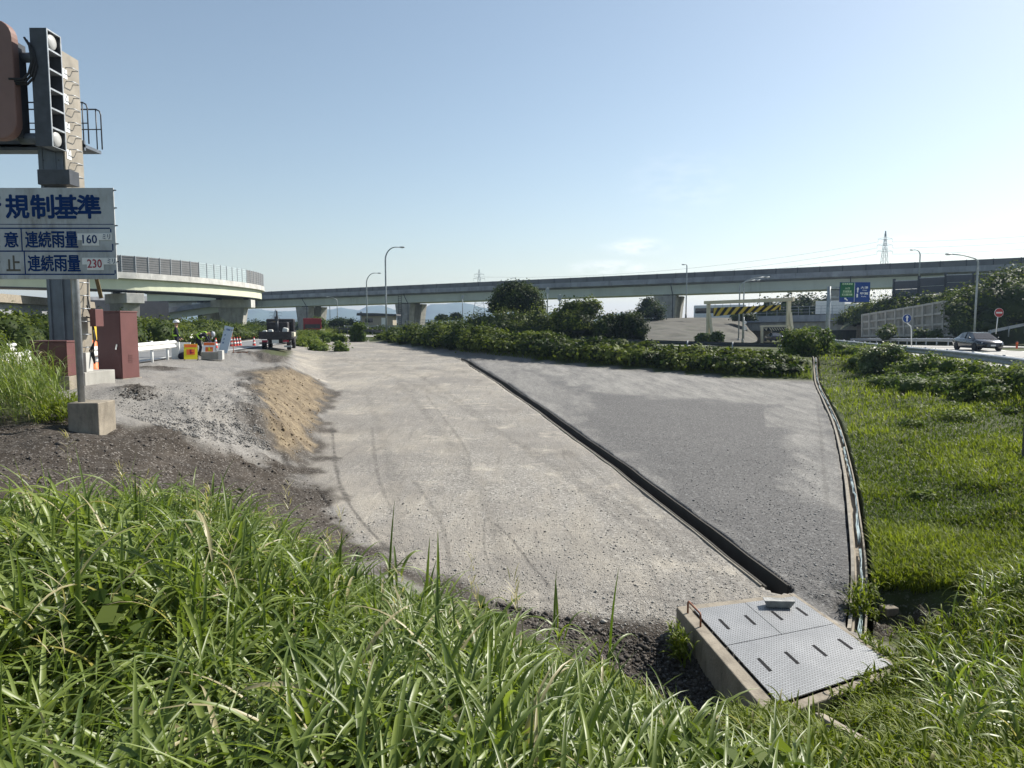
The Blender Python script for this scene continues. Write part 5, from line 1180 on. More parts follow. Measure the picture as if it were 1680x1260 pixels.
def a_sign(label, px, py, Y, lean, rz, mats):
    c = P(px, py, Y); z = float(H(c.x, Y)); t = thing('work_sign', label, 'work sign', (c.x, Y, z), rz)
    f = MB(); 
    for s in (-.27, .27): f.bar((s, 0, 0), (s, .28, .72), .025, .025); f.bar((s, .5, 0), (s, .28, .72), .025, .025)
    f.build('frame', M['dark_steel'], t); rot = Matrix.Rotation(-math.atan2(.28, .72), 3, 'X')
    m = MB(); c0 = Vector((0, .14 - .02, .40))
    m.obox(c0, (.55, .015, .72), rot, 0); m.obox(c0 + rot @ Vector((0, -.011, .27)), (.5, .006, .14), rot, 1); m.obox(c0 + rot @ Vector((0, -.011, -.02)), (.34, .006, .26), rot, 1); m.obox(c0 + rot @ Vector((0, -.016, .0)), (.07, .006, .2), rot, 2); m.obox(c0 + rot @ Vector((.05, -.016, -.05)), (.16, .006, .04), rot, 2)
    m.build('board', mats, t); return t
a_sign('yellow and orange folding work sign left of the bending worker', 313, 590, 31.5, 0, R(20), [M['yellow'], M['orange'], M['sign_red']])
a_sign('orange and white folding sign in the bending worker\'s hands', 343, 585, 34.2, 0, R(15), [M['cone_white'], M['orange'], M['yellow']])
c = P(303, 588, 32.6); t = MB().ball((0, 0, .16), (.3, .22, .2), 14, 8).ball((.2, .1, .34), (.25, .2, .17), 12, 8).build('sandbag', M['navy']); t.location = (c.x, 32.6, float(H(c.x, 32.6)) - .02); tag(t, 'black sandbag heap behind the yellow work sign', 'sandbag')
a_, b_ = P(333, 583, 32.5), P(362, 583, 32.5); t = thing('concrete_block', 'grey concrete kerb block lying beside the bending worker', 'block', ((a_.x + b_.x) / 2, 32.5, float(H(a_.x, 32.5))), R(8)); MB().box(-.44, .30, -.12, .12, 0, .36).build('block', M['concrete'], t, bevel=.015); MB().box(.31, .5, -.16, .2, 0, .42).build('lit_end', M['concrete_pale'], t, bevel=.012)  # paler concrete on the end piece paints in the sunlit end face
t = thing('notice_board', 'tall pale blue notice board leaning beside the cones', 'notice board', (P(370, 570, 37).x, 37, float(H(P(370, 570, 37).x, 37))))
rot = Matrix.Rotation(R(13), 3, 'Y') @ Matrix.Rotation(R(-8), 3, 'X'); MB().obox((0, .1, .78), (.46, .02, 1.4), rot).build('board', M['board_blue'], t)
m = MB(); 
for k, (w, z) in enumerate(((.22, .55), (.2, .5), (.05, .22), (.05, .0), (.06, -.2))): m.obox(Vector((0, .1, .78)) + rot @ Vector((-.1 if k > 1 else 0, -.014, z)), (w, .006, .03 if k < 2 else .07), rot)
m.build('print', M['guide_blue'], t); m = MB()
for s in (-.2, .2): m.bar((s + .1, .15, 1.3), (s, .55, 0), .03, .03)
m.bar((.3, .1, .1), (1.1, .1, .12), .04, .04); m.bar((1.05, .1, .12), (1.1, .1, -.02), .03, .03); m.bar((.6, .1, .12), (.6, .1, -.02), .03, .03); m.build('stand', M['rust'], t)

# ------------------------------------------------------------------ vehicles
def wheel(parent, x, y, r, w, rim):
    wh = MB().lathe([(r * .6, -w / 2), (r * .93, -w / 2), (r, -w * .3), (r, w * .3), (r * .93, w / 2), (r * .6, w / 2)], (x, y, r), 22, axis='x').build('wheel', M['rubber'], parent)
    MB().lathe([(0, -w * .42), (r * .2, -w * .42), (r * .6, -w * .3), (r * .62, -w * .2), (r * .62, w * .2), (r * .6, w * .3), (r * .2, w * .42), (0, w * .42)], (x, y, r), 18, axis='x').build('rim', rim, wh)
c = P(452, 567, 50); ft_ = thing('flatbed_truck', 'small dark flatbed truck seen from behind with cream toolbox', 'truck', (c.x, 50, float(H(c.x, 50))), R(12)); ft_.scale = (1.14, 1.14, 1.14)
MB().box(-.93, .93, .0, 2.9, .72, .80).box(-.4, .4, .1, 4.2, .5, .71).build('bed', M['truck_dark'], ft_)
MB().box(-.95, .95, -.05, -.002, .70, 1.16).build('tailgate', M['truck_dark'], ft_, bevel=.008)
for s in (-1, 1): MB().box(s * .95 - (.04 if s > 0 else 0), s * .95 + (.04 if s < 0 else 0), .0, 2.9, .802, 1.16).build('side_gate', M['truck_dark'], ft_, bevel=.006)
cabp = [(3.0, .55), (4.55, .55), (4.6, 1.05), (4.35, 1.75), (4.15, 1.95), (3.05, 1.97), (2.98, 1.9)]
MB().prism(cabp, -.86, .86, axis='x').build('cab', M['truck_dark'], ft_, bevel=.05)
MB().box(-.7, .7, 2.955, 2.965 + .02, 1.25, 1.8).build('rear_window', M['glass_dark'], ft_); MB().prism([(3.25, 1.2), (4.3, 1.2), (4.18, 1.78), (3.25, 1.8)], .862, .872, axis='x').build('side_window', M['glass_dark'], ft_)
MB().box(-.95, .95, .02, .2, .42, .5).build('bumper', M['truck_dark'], ft_); MB().box(-.2, .2, -.012, -.002 + .02, .45, .66).build('number_plate', M['plate_white'], ft_)
for s in (-1, 1): MB().box(s * .62 - .17, s * .62 + .17, -.03, .05, .52, .64).build('tail_light', M['sign_red'], ft_)
for y in (.75, 3.75):
    for s in (-1, 1): wheel(ft_, s * .74, y, .31, .24, M['steel'])
MB().box(.5, .94, .06, .5, .2, .3).build('step', M['steel'], ft_)
MB().box(.955, 1.12, .05, 1.1, .85, 1.12).build('toolbox', M['truck_cream'], ft_, bevel=.02)
m = MB(); m.box(-.15, .15, 1.0, 1.3, .81, 1.2); m.tube([(.0, 1.15, 1.2), (.0, 1.15, 1.9)], .08, 8); m.obox((-.03, 1.1, 1.95), (.2, .2, .3)); m.tube([(.0, 1.1, 2.05), (.03, .95, 2.3), (.02, .9, 2.45)], .05, 8); m.build('crane', M['dark_steel'], ft_)
MB().box(-.55, .6, 1.5, 2.6, .81, 1.75).build('machine', M['truck_dark'], ft_, bevel=.05)
for i, (x, y, z, s) in enumerate(((-.62, .35, 1.0, .22), (-.3, .4, 1.05, .22), (.55, .5, 1.12, .26))): 
    o = MB().obox((0, 0, 0), (s * 1.5, s * 1.1, s * 2.0), Matrix.Rotation(.2 * (i - 1), 3, 'Y')).build('sack', M['tarp'], bevel=s * .35); o.location = ft_.matrix_basis @ Vector((x, y, z + .05)); tag(o, ('white sack at the left corner of the truck bed', 'white sack second from the left in the truck bed', 'tall pale sack right of the crane on the truck bed')[i], 'sack')
c = P(513, 545, 92); rt2 = thing('dump_truck', 'red dump truck parked behind the tall weeds', 'truck', (c.x, 92, -.25), R(17))
m = MB(); m.prism([(-1.05, 1.15), (1.05, 1.15), (1.15, 2.5), (-1.15, 2.5)], 0, .08, mi=0); m.box(-1.12, -1.04, .08, 4.6, 1.2, 2.5); m.box(1.04, 1.12, .08, 4.6, 1.2, 2.5); m.box(-1.04, 1.04, .08, 4.6, 1.1, 1.2); m.build('tipper_body', M['red_truck'], rt2, bevel=.02)
MB().box(-.95, .95, -.05, -.005, 1.2, 1.75).build('tailgate', M['truck_dark'], rt2); MB().box(-1.1, 1.1, 4.8, 6.6, .6, 2.55).build('cab', M['red_truck'], rt2, bevel=.12); MB().box(-.5, .5, .2, 6.4, .7, 1.08).build('chassis', M['truck_dark'], rt2); MB().box(-1.0, 1.0, -.05, .1, .5, .75).build('bumper', M['dark_steel'], rt2)
for y in (1.0, 2.3, 5.6):
    for s in (-1, 1): wheel(rt2, s * .9, y, .48, .32, M['steel'])
def car(label, loc, rz, paint):
    t = thing('car', label, 'car', loc, rz)
    # rings along the length: y, half width at sill / belt, z of sill / belt
    L = [(-2.3, .62, .5, .72, .86), (-2.2, .78, .33, .84, .94), (-1.6, .90, .22, .91, .97), (-.6, .92, .2, .93, .95), (.6, .92, .2, .92, .93), (1.4, .90, .22, .90, .88), (1.95, .86, .24, .86, .78), (2.22, .74, .28, .76, .66), (2.33, .55, .36, .6, .55)]
    vv = []; fs = []; n = 10
    for y, ws, zs, wb, zb2 in L:
        for a, z in ((-ws * .9, zs), (-ws, zs + .08), (-wb, (zs + zb2) / 2), (-wb * .97, zb2 - .06), (-wb * .84, zb2), (wb * .84, zb2), (wb * .97, zb2 - .06), (wb, (zs + zb2) / 2), (ws, zs + .08), (ws * .9, zs)): vv.append((a, y, z))
    for i in range(len(L) - 1):
        for k in range(n): fs.append((i * n + k, i * n + (k + 1) % n, (i + 1) * n + (k + 1) % n, (i + 1) * n + k))
    m = MB().add(vv, fs, 0, True); o_ = len(L) - 1; m.add([vv[k] for k in range(n)], [tuple(range(n))[::-1]]); m.add([vv[o_ * n + k] for k in range(n)], [tuple(range(n))]); m.build('body', paint, t)
    m = MB(); roof = [(-1.95, .93, .70), (-1.1, 1.36, .58), (-.2, 1.43, .6), (.45, 1.36, .58), (1.25, .92, .74)]; vv = []
    for y, z, w in roof: vv += [(-w, y, z), (w, y, z)]
    m.add([(x, y, z + .003) for x, y, z in vv], [(2 * i, 2 * i + 1, 2 * i + 3, 2 * i + 2) for i in range(1, 3)], 0, True); m.build('roof', paint, t)
    g = MB(); g.add([vv[0], vv[1], vv[3], vv[2]], [(0, 1, 2, 3)]); g.build('rear_window', M['glass_dark'], t)
    g = MB(); g.add([vv[6], vv[7], vv[9], vv[8]], [(0, 1, 2, 3)]); g.build('windscreen', M['glass_dark'], t)
    for s in (0, 1):
        base = [((-1 if s == 0 else 1) * .80, y, .93) for y in (-1.8, -1.1, -.2, .45, 1.2)]; up = [vv[2 * i + s] for i in range(5)]
        g = MB(); g.add(up + base, [(i, i + 1, i + 6, i + 5) for i in range(4)]); g.build('side_window', M['glass_dark'], t)
        sx = -1 if s == 0 else 1
        MB().bar((sx * .6, -.25, .93 + .48), (sx * .82, -.25, .95), .05, .06).build('pillar', paint, t)
        MB().ball((sx * 1.0, .85, .98), (.11, .08, .07), 10, 6).build('mirror', paint, t)
        hl = MB().ball((sx * .60, 2.14, .62), (.17, .1, .055), 12, 6).build('headlight', M['head_l'], t)
        MB().ball((sx * .66, -2.2, .78), (.16, .08, .06), 10, 6).build('tail_light', M['sign_red'], t)
        MB().bar((sx * .935, .1, .72), (sx * .935, .28, .72), .02, .03).build('door_handle', M['chrome'], t)
    MB().box(-.42, .42, 2.28, 2.345, .36, .56).build('grille', M['dark_steel'], t); MB().box(-.17, .17, 2.35, 2.365, .4, .51).build('number_plate', M['plate_white'], t)
    for y in (-1.4, 1.42):
        for s in (-1, 1): wheel(t, s * .82, y, .33, .23, M['steel'])
    return t
cg = (P(1603, 572, 55).x, 55.0); car('black sedan driving on the right-hand road', (cg[0], cg[1], float(H(*cg)) + .06), R(180 - 8), M['car_black'])
car('dark car seen from behind in the underpass', (P(1269, 560, 112).x, 112, P(1269, 560.5, 112).z), R(-3), M['car_black'])
def box_truck(name, label, cat, p, rz, length, hgt, glass):
    t = thing(name, label, cat, tuple(p), rz)
    MB().box(-1.2, 1.2, 0, length - 2.0, .9, hgt).build('cargo_box', M['white'], t, bevel=.05) if not glass else MB().box(-1.22, 1.22, 0, length, .45, hgt).build('body', M['white'], t, bevel=.12)
    if glass:
        for s in (-1, 1): MB().box(s * 1.225 - .01, s * 1.225 + .01, .4, length - .5, 1.45, hgt - .55).build('window', M['glass_dark'], t)
        MB().box(-1.05, 1.05, length - .005, length + .012, 1.3, hgt - .4).build('windscreen', M['glass_dark'], t); MB().box(-1.0, 1.0, -.012, .005, 1.5, hgt - .5).build('rear_window', M['glass_dark'], t)
    else:
        MB().box(-1.1, 1.1, length - 1.9, length, .6, hgt - .5).build('cab', M['white'], t, bevel=.1); MB().box(-1.11, 1.11, length - 1.3, length - .4, 1.5, hgt - .9).build('side_window', M['glass_dark'], t); MB().box(-.5, .5, .2, length - .3, .55, .88).build('chassis', M['truck_dark'], t)
    for y in (1.6, length - 1.4):
        for s in (-1, 1): wheel(t, s * 1.0, y, .48, .3, M['steel'])
    return t
hd = math.atan2(-dd.x, dd.y)
pl_ = ob0 + (ob1 - ob0) * .66 + rtb * -3.2; pl_.z -= .75; box_truck('box_truck', 'white box lorry crossing the overbridge at right', 'truck', pl_, hd, 7.0, 3.1, False)
pb2 = P(1144, 519, 140); pb2.z -= .9; box_truck('bus', 'white bus with dark windows on the overbridge approach behind the striped gate', 'bus', pb2, hd, 10, 3.0, True)

# ------------------------------------------------------------------ hut, stones
c = P(618, 533, 150); t = thing('hut', 'small low hut with dark flat roof beyond the lamp', 'hut', tuple(c))
MB().box(-3.4, 3.4, 0, 5, -.5, 1.9).build('wall', M['hut_wall'], t); MB().prism([(-4.1, 1.95), (4.3, 1.92), (4.2, 2.25), (0, 2.45), (-4.0, 2.5)], -.6, 5.6).build('roof', M['hut_roof'], t); MB().box(1.0, 2.0, -.02, .01, -.3, 1.5).build('door', M['plate_white'], t); MB().box(-2.4, -.8, -.02, .01, .5, 1.4).build('window', M['glass_dark'], t)
c = P(660, 530, 165); t = thing('fence', 'pale mesh fence around the viaduct pier beyond the road', 'fence', tuple(c)); fp = [P(640, 526, 160), P(688, 525, 158), P(760, 521.5, 150), P(830, 520, 145)]
MB().sweep(fp, [(0, 0), (.02, 0), (.02, -1.6), (0, -1.6)]).build('lower_panel', M['far_concrete'], t, world=True) if False else None
for f in np.linspace(0, 1, 22): q_ = lerp(fp, float(f)); MB().bar(q_ + Vector((0, 0, .1)), q_ + Vector((0, 0, -1.8)), .08, .08).build('post', M['lamp_grey'], t, world=True)
for z in (0, -.6, -1.2):
    m = MB(); [m.bar(fp[i] + Vector((0, 0, z)), fp[i + 1] + Vector((0, 0, z)), .05, .05) for i in range(3)]; m.build('rail', M['lamp_grey'], t, world=True)

# ------------------------------------------------------------------ foliage
def blades(base, az, L, W, th0, bend, K, fold=False):
    """curved grass leaves: returns V (N*(K+1)*c,3), F quads, per-vertex owner index"""
    Nn = len(base); s = np.linspace(0, 1, K + 1)
    th = th0[:, None] + bend[:, None] * s[None] ** 1.3
    ds = (L / K)[:, None]
    r = np.cumsum(np.concatenate([np.zeros((Nn, 1)), np.sin(th[:, :-1]) * ds], 1), 1); z = np.cumsum(np.concatenate([np.zeros((Nn, 1)), np.cos(th[:, :-1]) * ds], 1), 1)
    ca, sa = np.cos(az)[:, None], np.sin(az)[:, None]
    tw = rng.normal(0, .5, Nn)[:, None] * s[None]
    C = np.stack([base[:, 0:1] + r * ca, base[:, 1:2] + r * sa, base[:, 2:3] + z], -1)
    prof = np.minimum(1, (s + .08) * 5) * (1 - s ** 2.2) * 1.0
    w = W[:, None] * prof[None] / 2
    side = np.stack([-sa * np.cos(tw), ca * np.cos(tw), np.sin(tw)], -1)
    if fold:
        nrm = np.stack([-np.cos(th) * ca, -np.cos(th) * sa, np.sin(th)], -1)
        V = np.stack([C - side * w[..., None] + nrm * (w * .45)[..., None], C, C + side * w[..., None] + nrm * (w * .45)[..., None]], 2); c = 3
    else:
        V = np.stack([C - side * w[..., None], C + side * w[..., None]], 2); c = 2
    base_i = (np.arange(Nn) * (K + 1) * c)[:, None, None]; k = np.arange(K)[None, :, None] * c; j = np.arange(c - 1)[None, None]
    a = base_i + k + j; F = np.stack([a, a + 1, a + 1 + c, a + c], -1).reshape(-1, 4)
    return V.reshape(-1, 3), F, np.repeat(np.arange(Nn), (K + 1) * c)
def join(parts):
    V = []; F = []; T = []; o = 0
    for v_, f_, t_ in parts: V.append(v_); F.append(f_ + o); T.append(t_); o += len(v_)
    return np.concatenate(V), np.concatenate(F), np.concatenate(T)
def crown(lumps, n, leaf, core=.78, jit=.24):
    """leaves over a set of uneven lumps, with a rough, darker-tinted inner body of the same foliage"""
    lumps = [(np.array(c, float), np.array(r, float)) for c, r in lumps]; a = np.array([(r[0] * r[1] + r[0] * r[2] + r[1] * r[2]) for c, r in lumps]); cnt = np.maximum(8, (n * a / a.sum()).astype(int)); parts = []
    for (c, r), k in zip(lumps, cnt):
        u = rng.normal(size=(k, 3)); u /= np.linalg.norm(u, axis=1)[:, None]; u[:, 2] = np.where(u[:, 2] < -.55, -u[:, 2], u[:, 2])
        ph = rng.random(3) * 50; bump = 1 + .5 * fbm(u[:, 0] * 2.4 + ph[0], u[:, 1] * 2.4 + u[:, 2] * 2.1 + ph[1], 4)
        rad = bump * np.clip(rng.normal(.96, jit * .75, k), .55, 1.28); p = c + u * r * rad[:, None]
        nrm = u / r; nrm /= np.linalg.norm(nrm, axis=1)[:, None]; nrm = nrm + rng.normal(0, .55, (k, 3)) + np.array([0, 0, .35]); nrm /= np.linalg.norm(nrm, axis=1)[:, None]
        t = np.cross(nrm, rng.normal(size=(k, 3))); t /= np.linalg.norm(t, axis=1)[:, None]; bt = np.cross(nrm, t); s = (leaf * rng.uniform(.6, 1.35, k))[:, None]
        V = np.stack([p - t * s * .5, p - bt * s * .36 + nrm * s * .1 + t * s * .05, p + t * s * .55 - nrm * s * .08, p + bt * s * .36 + nrm * s * .1 + t * s * .05], 1).reshape(-1, 3); F = np.arange(4 * k).reshape(k, 4)
        clump = fbm(p[:, 0] * .9 / max(leaf * 5, .4), (p[:, 1] + p[:, 2]) * .9 / max(leaf * 5, .4), 3); tv = np.clip(.42 + .9 * clump * 1.6 + rng.normal(0, .2, k), 0, .93); parts.append((V, F, np.repeat(tv, 4)))
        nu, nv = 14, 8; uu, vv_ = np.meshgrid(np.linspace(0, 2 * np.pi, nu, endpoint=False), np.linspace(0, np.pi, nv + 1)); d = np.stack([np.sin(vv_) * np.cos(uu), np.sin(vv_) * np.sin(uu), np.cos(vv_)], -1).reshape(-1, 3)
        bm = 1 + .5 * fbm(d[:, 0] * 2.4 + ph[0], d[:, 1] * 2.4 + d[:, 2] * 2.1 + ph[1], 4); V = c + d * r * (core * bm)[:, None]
        ix = np.arange((nv + 1) * nu).reshape(nv + 1, nu); F = np.stack([ix[:-1], ix[1:], np.roll(ix[1:], -1, 1), np.roll(ix[:-1], -1, 1)], -1).reshape(-1, 4); parts.append((V, F, np.full(len(V), .12)))  # inner body gets a dark leaf tint, shade put into the colour
    return join(parts)
def inpoly(poly, n, y0, y1):
    poly = np.array(poly, float); lo = poly.min(0); hi = poly.max(0); out = []
    while sum(len(o) for o in out) < n:
        p = rng.random((n * 2, 2)) * (hi - lo) + lo; out.append(p[poly_sd(poly, p[:, 0], p[:, 1]) < 0])
    return np.concatenate(out)[:n]
def tall_grass(name, label, XY, hgt, per, Lr, Wr, K=7, fold=True, mt=L_GRASS, stem=True, lean=.25):
    n = len(XY); Zb = H(XY[:, 0], XY[:, 1]); parts = []
    h = hgt * rng.uniform(.6, 1.15, n); la = rng.uniform(0, 2 * np.pi, n); lm = rng.normal(0, lean, n)
    rep = np.repeat(np.arange(n), per); m = len(rep); f = rng.uniform(.02, .95, m) ** .9
    hz = h[rep] * f; base = np.stack([XY[rep, 0] + np.cos(la[rep]) * lm[rep] * hz * .8 + rng.normal(0, .02, m), XY[rep, 1] + np.sin(la[rep]) * lm[rep] * hz * .8 + rng.normal(0, .02, m), Zb[rep] + hz], 1)
    az = rng.uniform(0, 2 * np.pi, m) * .75 + .25 * (2.6 + rng.normal(0, .8, m)); L = rng.uniform(Lr[0], Lr[1], m) * (1 - .2 * f); W = rng.uniform(Wr[0], Wr[1], m)
    th0 = rng.uniform(.2, .95, m) * (1 - .3 * f); bend = rng.uniform(1.1, 2.8, m)
    V, F, own = blades(base, az, L, W, th0, bend, K, fold); tv = np.clip(rng.beta(2, 2, m), 0, .93); tv[rng.random(m) < .035] = 1.0; parts.append((V, F, tv[own]))
    if stem:
        sel = np.arange(n); b = np.stack([XY[:, 0], XY[:, 1], Zb - .03], 1)
        V, F, own = blades(b, la, h * .95, np.full(n, .008), lm * .6, lm * .5, 5, False); parts.append((V, F, np.full(len(V), .45)))
        top = rng.random(n) < .14; b = np.stack([XY[top, 0] + np.cos(la[top]) * lm[top] * h[top] * .8, XY[top, 1] + np.sin(la[top]) * lm[top] * h[top] * .8, Zb[top] + h[top] * .9], 1); k = top.sum()
        V, F, own = blades(b, rng.uniform(0, 6.3, k), rng.uniform(.25, .5, k), np.full(k, .018), rng.uniform(0, .25, k), rng.uniform(0, .35, k), 5, True); parts.append((V, F, rng.uniform(.1, .5, k)[own]))
    V, F, T = join(parts); o = mesh_np(name, V, F, mt, tint=T, smooth_=True); o['kind'] = 'stuff'; o['label'] = label; o['category'] = 'grass'; return o
# tall grass in front of the camera, denser towards it; its far edge follows the photo
edge = [(-500, 950), (-60, 925), (0, 925), (120, 920), (250, 935), (380, 955), (520, 1000), (600, 1030), (700, 1070), (760, 1095), (860, 1145), (960, 1205), (1040, 1265), (1150, 1310), (1260, 1330), (1330, 1360)]
near_poly = [tuple(p) for p in gpoly(edge)] + [(1.1, 1.9), (.3, 1.25), (-.9, 1.3), (-4, 2.0), (-9, 4)]
XY = inpoly(near_poly, 5200, 0, 0); keep = (np.hypot(XY[:, 0], XY[:, 1]) > 1.55)
XY = XY[keep]; dn = np.hypot(XY[:, 0], XY[:, 1])
hh = np.clip(.2 + .095 * (dn - 1.5) , .2, .52) * (.85 + .9 * fbm(XY[:, 0] * .8, XY[:, 1] * .8, 3)) * (1 - .68 * smooth((XY[:, 0] + .8) / 1.5))
tall_grass('tall_grass', 'tall bright arching grass on the bank in the foreground', XY, hh, 7, (.34, .78), (.013, .030), 9)
# a few tall plants with upright spears rising from it
sp = np.array([tuple(G(a, b))[:2] for a, b in ((335, 1130), (140, 1190), (505, 1110), (560, 1080), (700, 1065), (720, 1050), (910, 1095), (230, 1000), (70, 985), (1000, 1130), (640, 1040))])
tall_grass('tall_grass', 'taller stems standing out of the foreground grass', sp, np.array([.62, .55, .55, .5, .5, .5, .42, .7, .65, .3, .45]), 8, (.4, .75), (.016, .03), 9)
# broad spear leaves
b = np.stack([sp[:, 0], sp[:, 1], H(sp[:, 0], sp[:, 1]) + .3], 1)
V, F, own = blades(b, rng.uniform(0, 6, len(sp)), rng.uniform(.5, .8, len(sp)), np.full(len(sp), .028), rng.uniform(-.05, .2, len(sp)), rng.uniform(.05, .3, len(sp)), 9, True)
o = mesh_np('spear_leaves', V, F, L_GRASS, tint=rng.uniform(.05, .4, len(sp))[own], smooth_=True); o['kind'] = 'stuff'; o['label'] = 'upright spear-shaped leaves above the foreground grass'
S = []
for x, y in inpoly(near_poly, 70, 0, 0):
    if math.hypot(x, y) > 2.4: r = rng.uniform(.1, .22); S.append(((x, y, float(H(x, y)) + rng.uniform(.2, .42)), (r, r, r * .8)))
V, F, T = crown(S, 3200, .085, core=.2, jit=.4); o = mesh_np('broadleaf_weeds', V, F, L_SHRUB, tint=T); o['kind'] = 'stuff'; o['label'] = 'broad-leaved weeds mixed into the foreground grass'; o['category'] = 'weeds'
# dry seed heads among the grass
hd_ = inpoly(near_poly, 90, 0, 0); hd_ = hd_[np.hypot(hd_[:, 0], hd_[:, 1]) > 2.6]; n = len(hd_); rp_ = np.repeat(np.arange(n), 16); m = len(rp_)
zz = H(hd_[:, 0], hd_[:, 1]) + rng.uniform(.45, .8, n); base = np.stack([hd_[rp_, 0] + rng.normal(0, .012, m), hd_[rp_, 1] + rng.normal(0, .012, m), zz[rp_] + rng.uniform(0, .25, m)], 1)
p1 = blades(base, rng.uniform(0, 6.3, m), rng.uniform(.05, .13, m), np.full(m, .006), rng.uniform(.3, .9, m), rng.uniform(.3, 1.2, m), 3)
p2 = blades(np.stack([hd_[:, 0], hd_[:, 1], zz - .7], 1), np.zeros(n), np.full(n, .95), np.full(n, .005), np.zeros(n), rng.normal(0, .1, n), 4)
V, F, T = join([(p1[0], p1[1], np.ones(len(p1[0]))), (p2[0], p2[1], np.full(len(p2[0]), .8))]); o = mesh_np('seed_heads', V, F, L_GRASS, tint=T); o['kind'] = 'stuff'; o['label'] = 'dry seed heads rising from the foreground grass'
wd = inpoly(gpoly([(1010, 1120), (1060, 1140), (1120, 1190), (1190, 1225), (1260, 1205), (1290, 1190), (1300, 1330), (1100, 1330), (980, 1230), (860, 1160), (760, 1110), (700, 1085), (700, 1050), (760, 1055), (860, 1085), (950, 1115)]), 900, 0, 0)
tall_grass('weeds', 'low leafy weeds between the tall grass and the drain pit', wd, np.full(len(wd), .09), 8, (.08, .2), (.014, .026), 5, mt=L_FIELD, stem=False)
ew = np.array([tuple(hp(u, v_))[:2] for u, v_ in [(x, 1.085 + .03 * math.sin(x * 40)) for x in np.linspace(.42, 1.08, 46)] + [(1.09 + .03 * math.sin(y * 50), y) for y in np.linspace(.62, 1.08, 30)]]) + rng.normal(0, .03, (76, 2))
tall_grass('weeds', 'leafy weeds leaning over the near right corner of the drain pit', ew, np.full(len(ew), .27), 11, (.1, .26), (.014, .026), 6, mt=L_FIELD, stem=False)
# grass round the pit, at lower right, and behind the sign at left
lr_poly = gpoly([(1185, 1215), (1290, 1185), (1350, 1150), (1440, 1120), (1475, 1095), (1440, 1050), (1405, 1020), (1440, 1015), (1560, 1010), (1680, 960), (1900, 1000), (2000, 1400), (1500, 1500), (1240, 1300)])
XY = inpoly(lr_poly, 3600, 0, 0); dn = np.hypot(XY[:, 0], XY[:, 1]); XY = XY[dn > 1.7]; dn = dn[dn > 1.7]
kerbd = line_d(np.array([tuple(G(1345, 1195))[:2], tuple(G(1445, 1265))[:2]]), XY[:, 0], XY[:, 1]); pitd = poly_sd(np.array(HC), XY[:, 0], XY[:, 1]); kk_ = (kerbd > .2) & (pitd > .06) & (np.hypot(XY[:, 0] - MOUNDS[3][0] + .15, (XY[:, 1] - MOUNDS[3][1] + .35) * .9) > 1.05); XY = XY[kk_]; dn = dn[kk_]
edge_ = 1 - smooth((XY[:, 0] - 3.0) / 2.0)
tall_grass('rough_grass', 'dense leafy grass below and right of the drain pit', XY, (.16 + .2 * (1 - edge_)) * (1 + fbm(XY[:, 0], XY[:, 1], 3)) * np.clip(dn / 4, .5, 1.2), 8, (.12, .30), (.012, .022), 6, mt=L_FIELD, stem=False)
sp = inpoly(gpoly([(1500, 1150), (1600, 1000), (1760, 1000), (1760, 1300), (1560, 1350)]), 70, 0, 0); sp = sp[np.hypot(sp[:, 0], sp[:, 1]) > 2.2]
tall_grass('tall_grass', 'long pale grass blades at the lower right corner', sp, np.full(len(sp), .5), 7, (.35, .75), (.014, .026), 9, lean=.4)
lp = gpoly([(-150, 690), (-100, 630), (20, 640), (85, 660), (110, 690), (60, 700)]); XY = inpoly(lp, 650, 0, 0)
tall_grass('tall_grass', 'tall reedy grass at the left edge beside the sign footing', XY, np.clip(1.05 - .5 * smooth((XY[:, 0] + 9.5) / 1.5), .3, 1.1), 7, (.35, .8), (.012, .022), 7, lean=.2)
XY = np.concatenate([inpoly(gpoly([(60, 700), (70, 672), (125, 672), (140, 690), (120, 702)]), 160, 0, 0), inpoly(gpoly([(1098, 1075), (1105, 1065), (1130, 1085), (1120, 1100)]), 22, 0, 0), inpoly(gpoly([(1395, 1020), (1400, 985), (1440, 990), (1450, 1020)]), 40, 0, 0), inpoly(gpoly([(470, 560), (540, 545), (560, 548), (520, 558), (480, 570)]), 500, 0, 0)])
XY = XY[poly_sd(np.array([(-7.6, 12.9), (-6.2, 12.9), (-6.2, 13.7), (-7.6, 13.7)]), XY[:, 0], XY[:, 1]) > .0]
tall_grass('weeds', 'low weeds round the sign footing, the pit and the far lot edge', XY, np.full(len(XY), .34) * np.where(XY[:, 1] > 40, 3, 1), 8, (.1, .25), (.018, .03), 5, mt=L_FIELD, stem=False)
# the grass field on the right: screen-even scatter, real sizes
field = [(1345, 640), (1335, 600), (1352, 578), (1400, 566), (1480, 572), (1560, 583), (1640, 594), (1740, 606), (1760, 1000), (1640, 1000), (1560, 1010), (1470, 1030), (1425, 1020), (1425, 900), (1412, 800), (1385, 690)]
pp = inpoly(field, 36000, 0, 0); X_, Y_, Z_ = hits(pp[:, 0], pp[:, 1] - 4); XY = np.stack([X_, Y_], 1)
hole = MOUNDS[3]; kp = (np.hypot(X_ - hole[0], Y_ - hole[1]) > .88) & (line_d(RGP, X_, Y_) > .17) & (Y_ < 90); XY = XY[kp]; n = len(XY); d_ = np.hypot(XY[:, 0], XY[:, 1])
pat = fbm(XY[:, 0] * .45, XY[:, 1] * .45, 4); Lb = np.clip(.2 + .2 * pat, .08, .42) * np.clip(.8 + d_ / 90, .8, 1.2); base = np.stack([XY[:, 0], XY[:, 1], H(XY[:, 0], XY[:, 1]) - .01], 1)
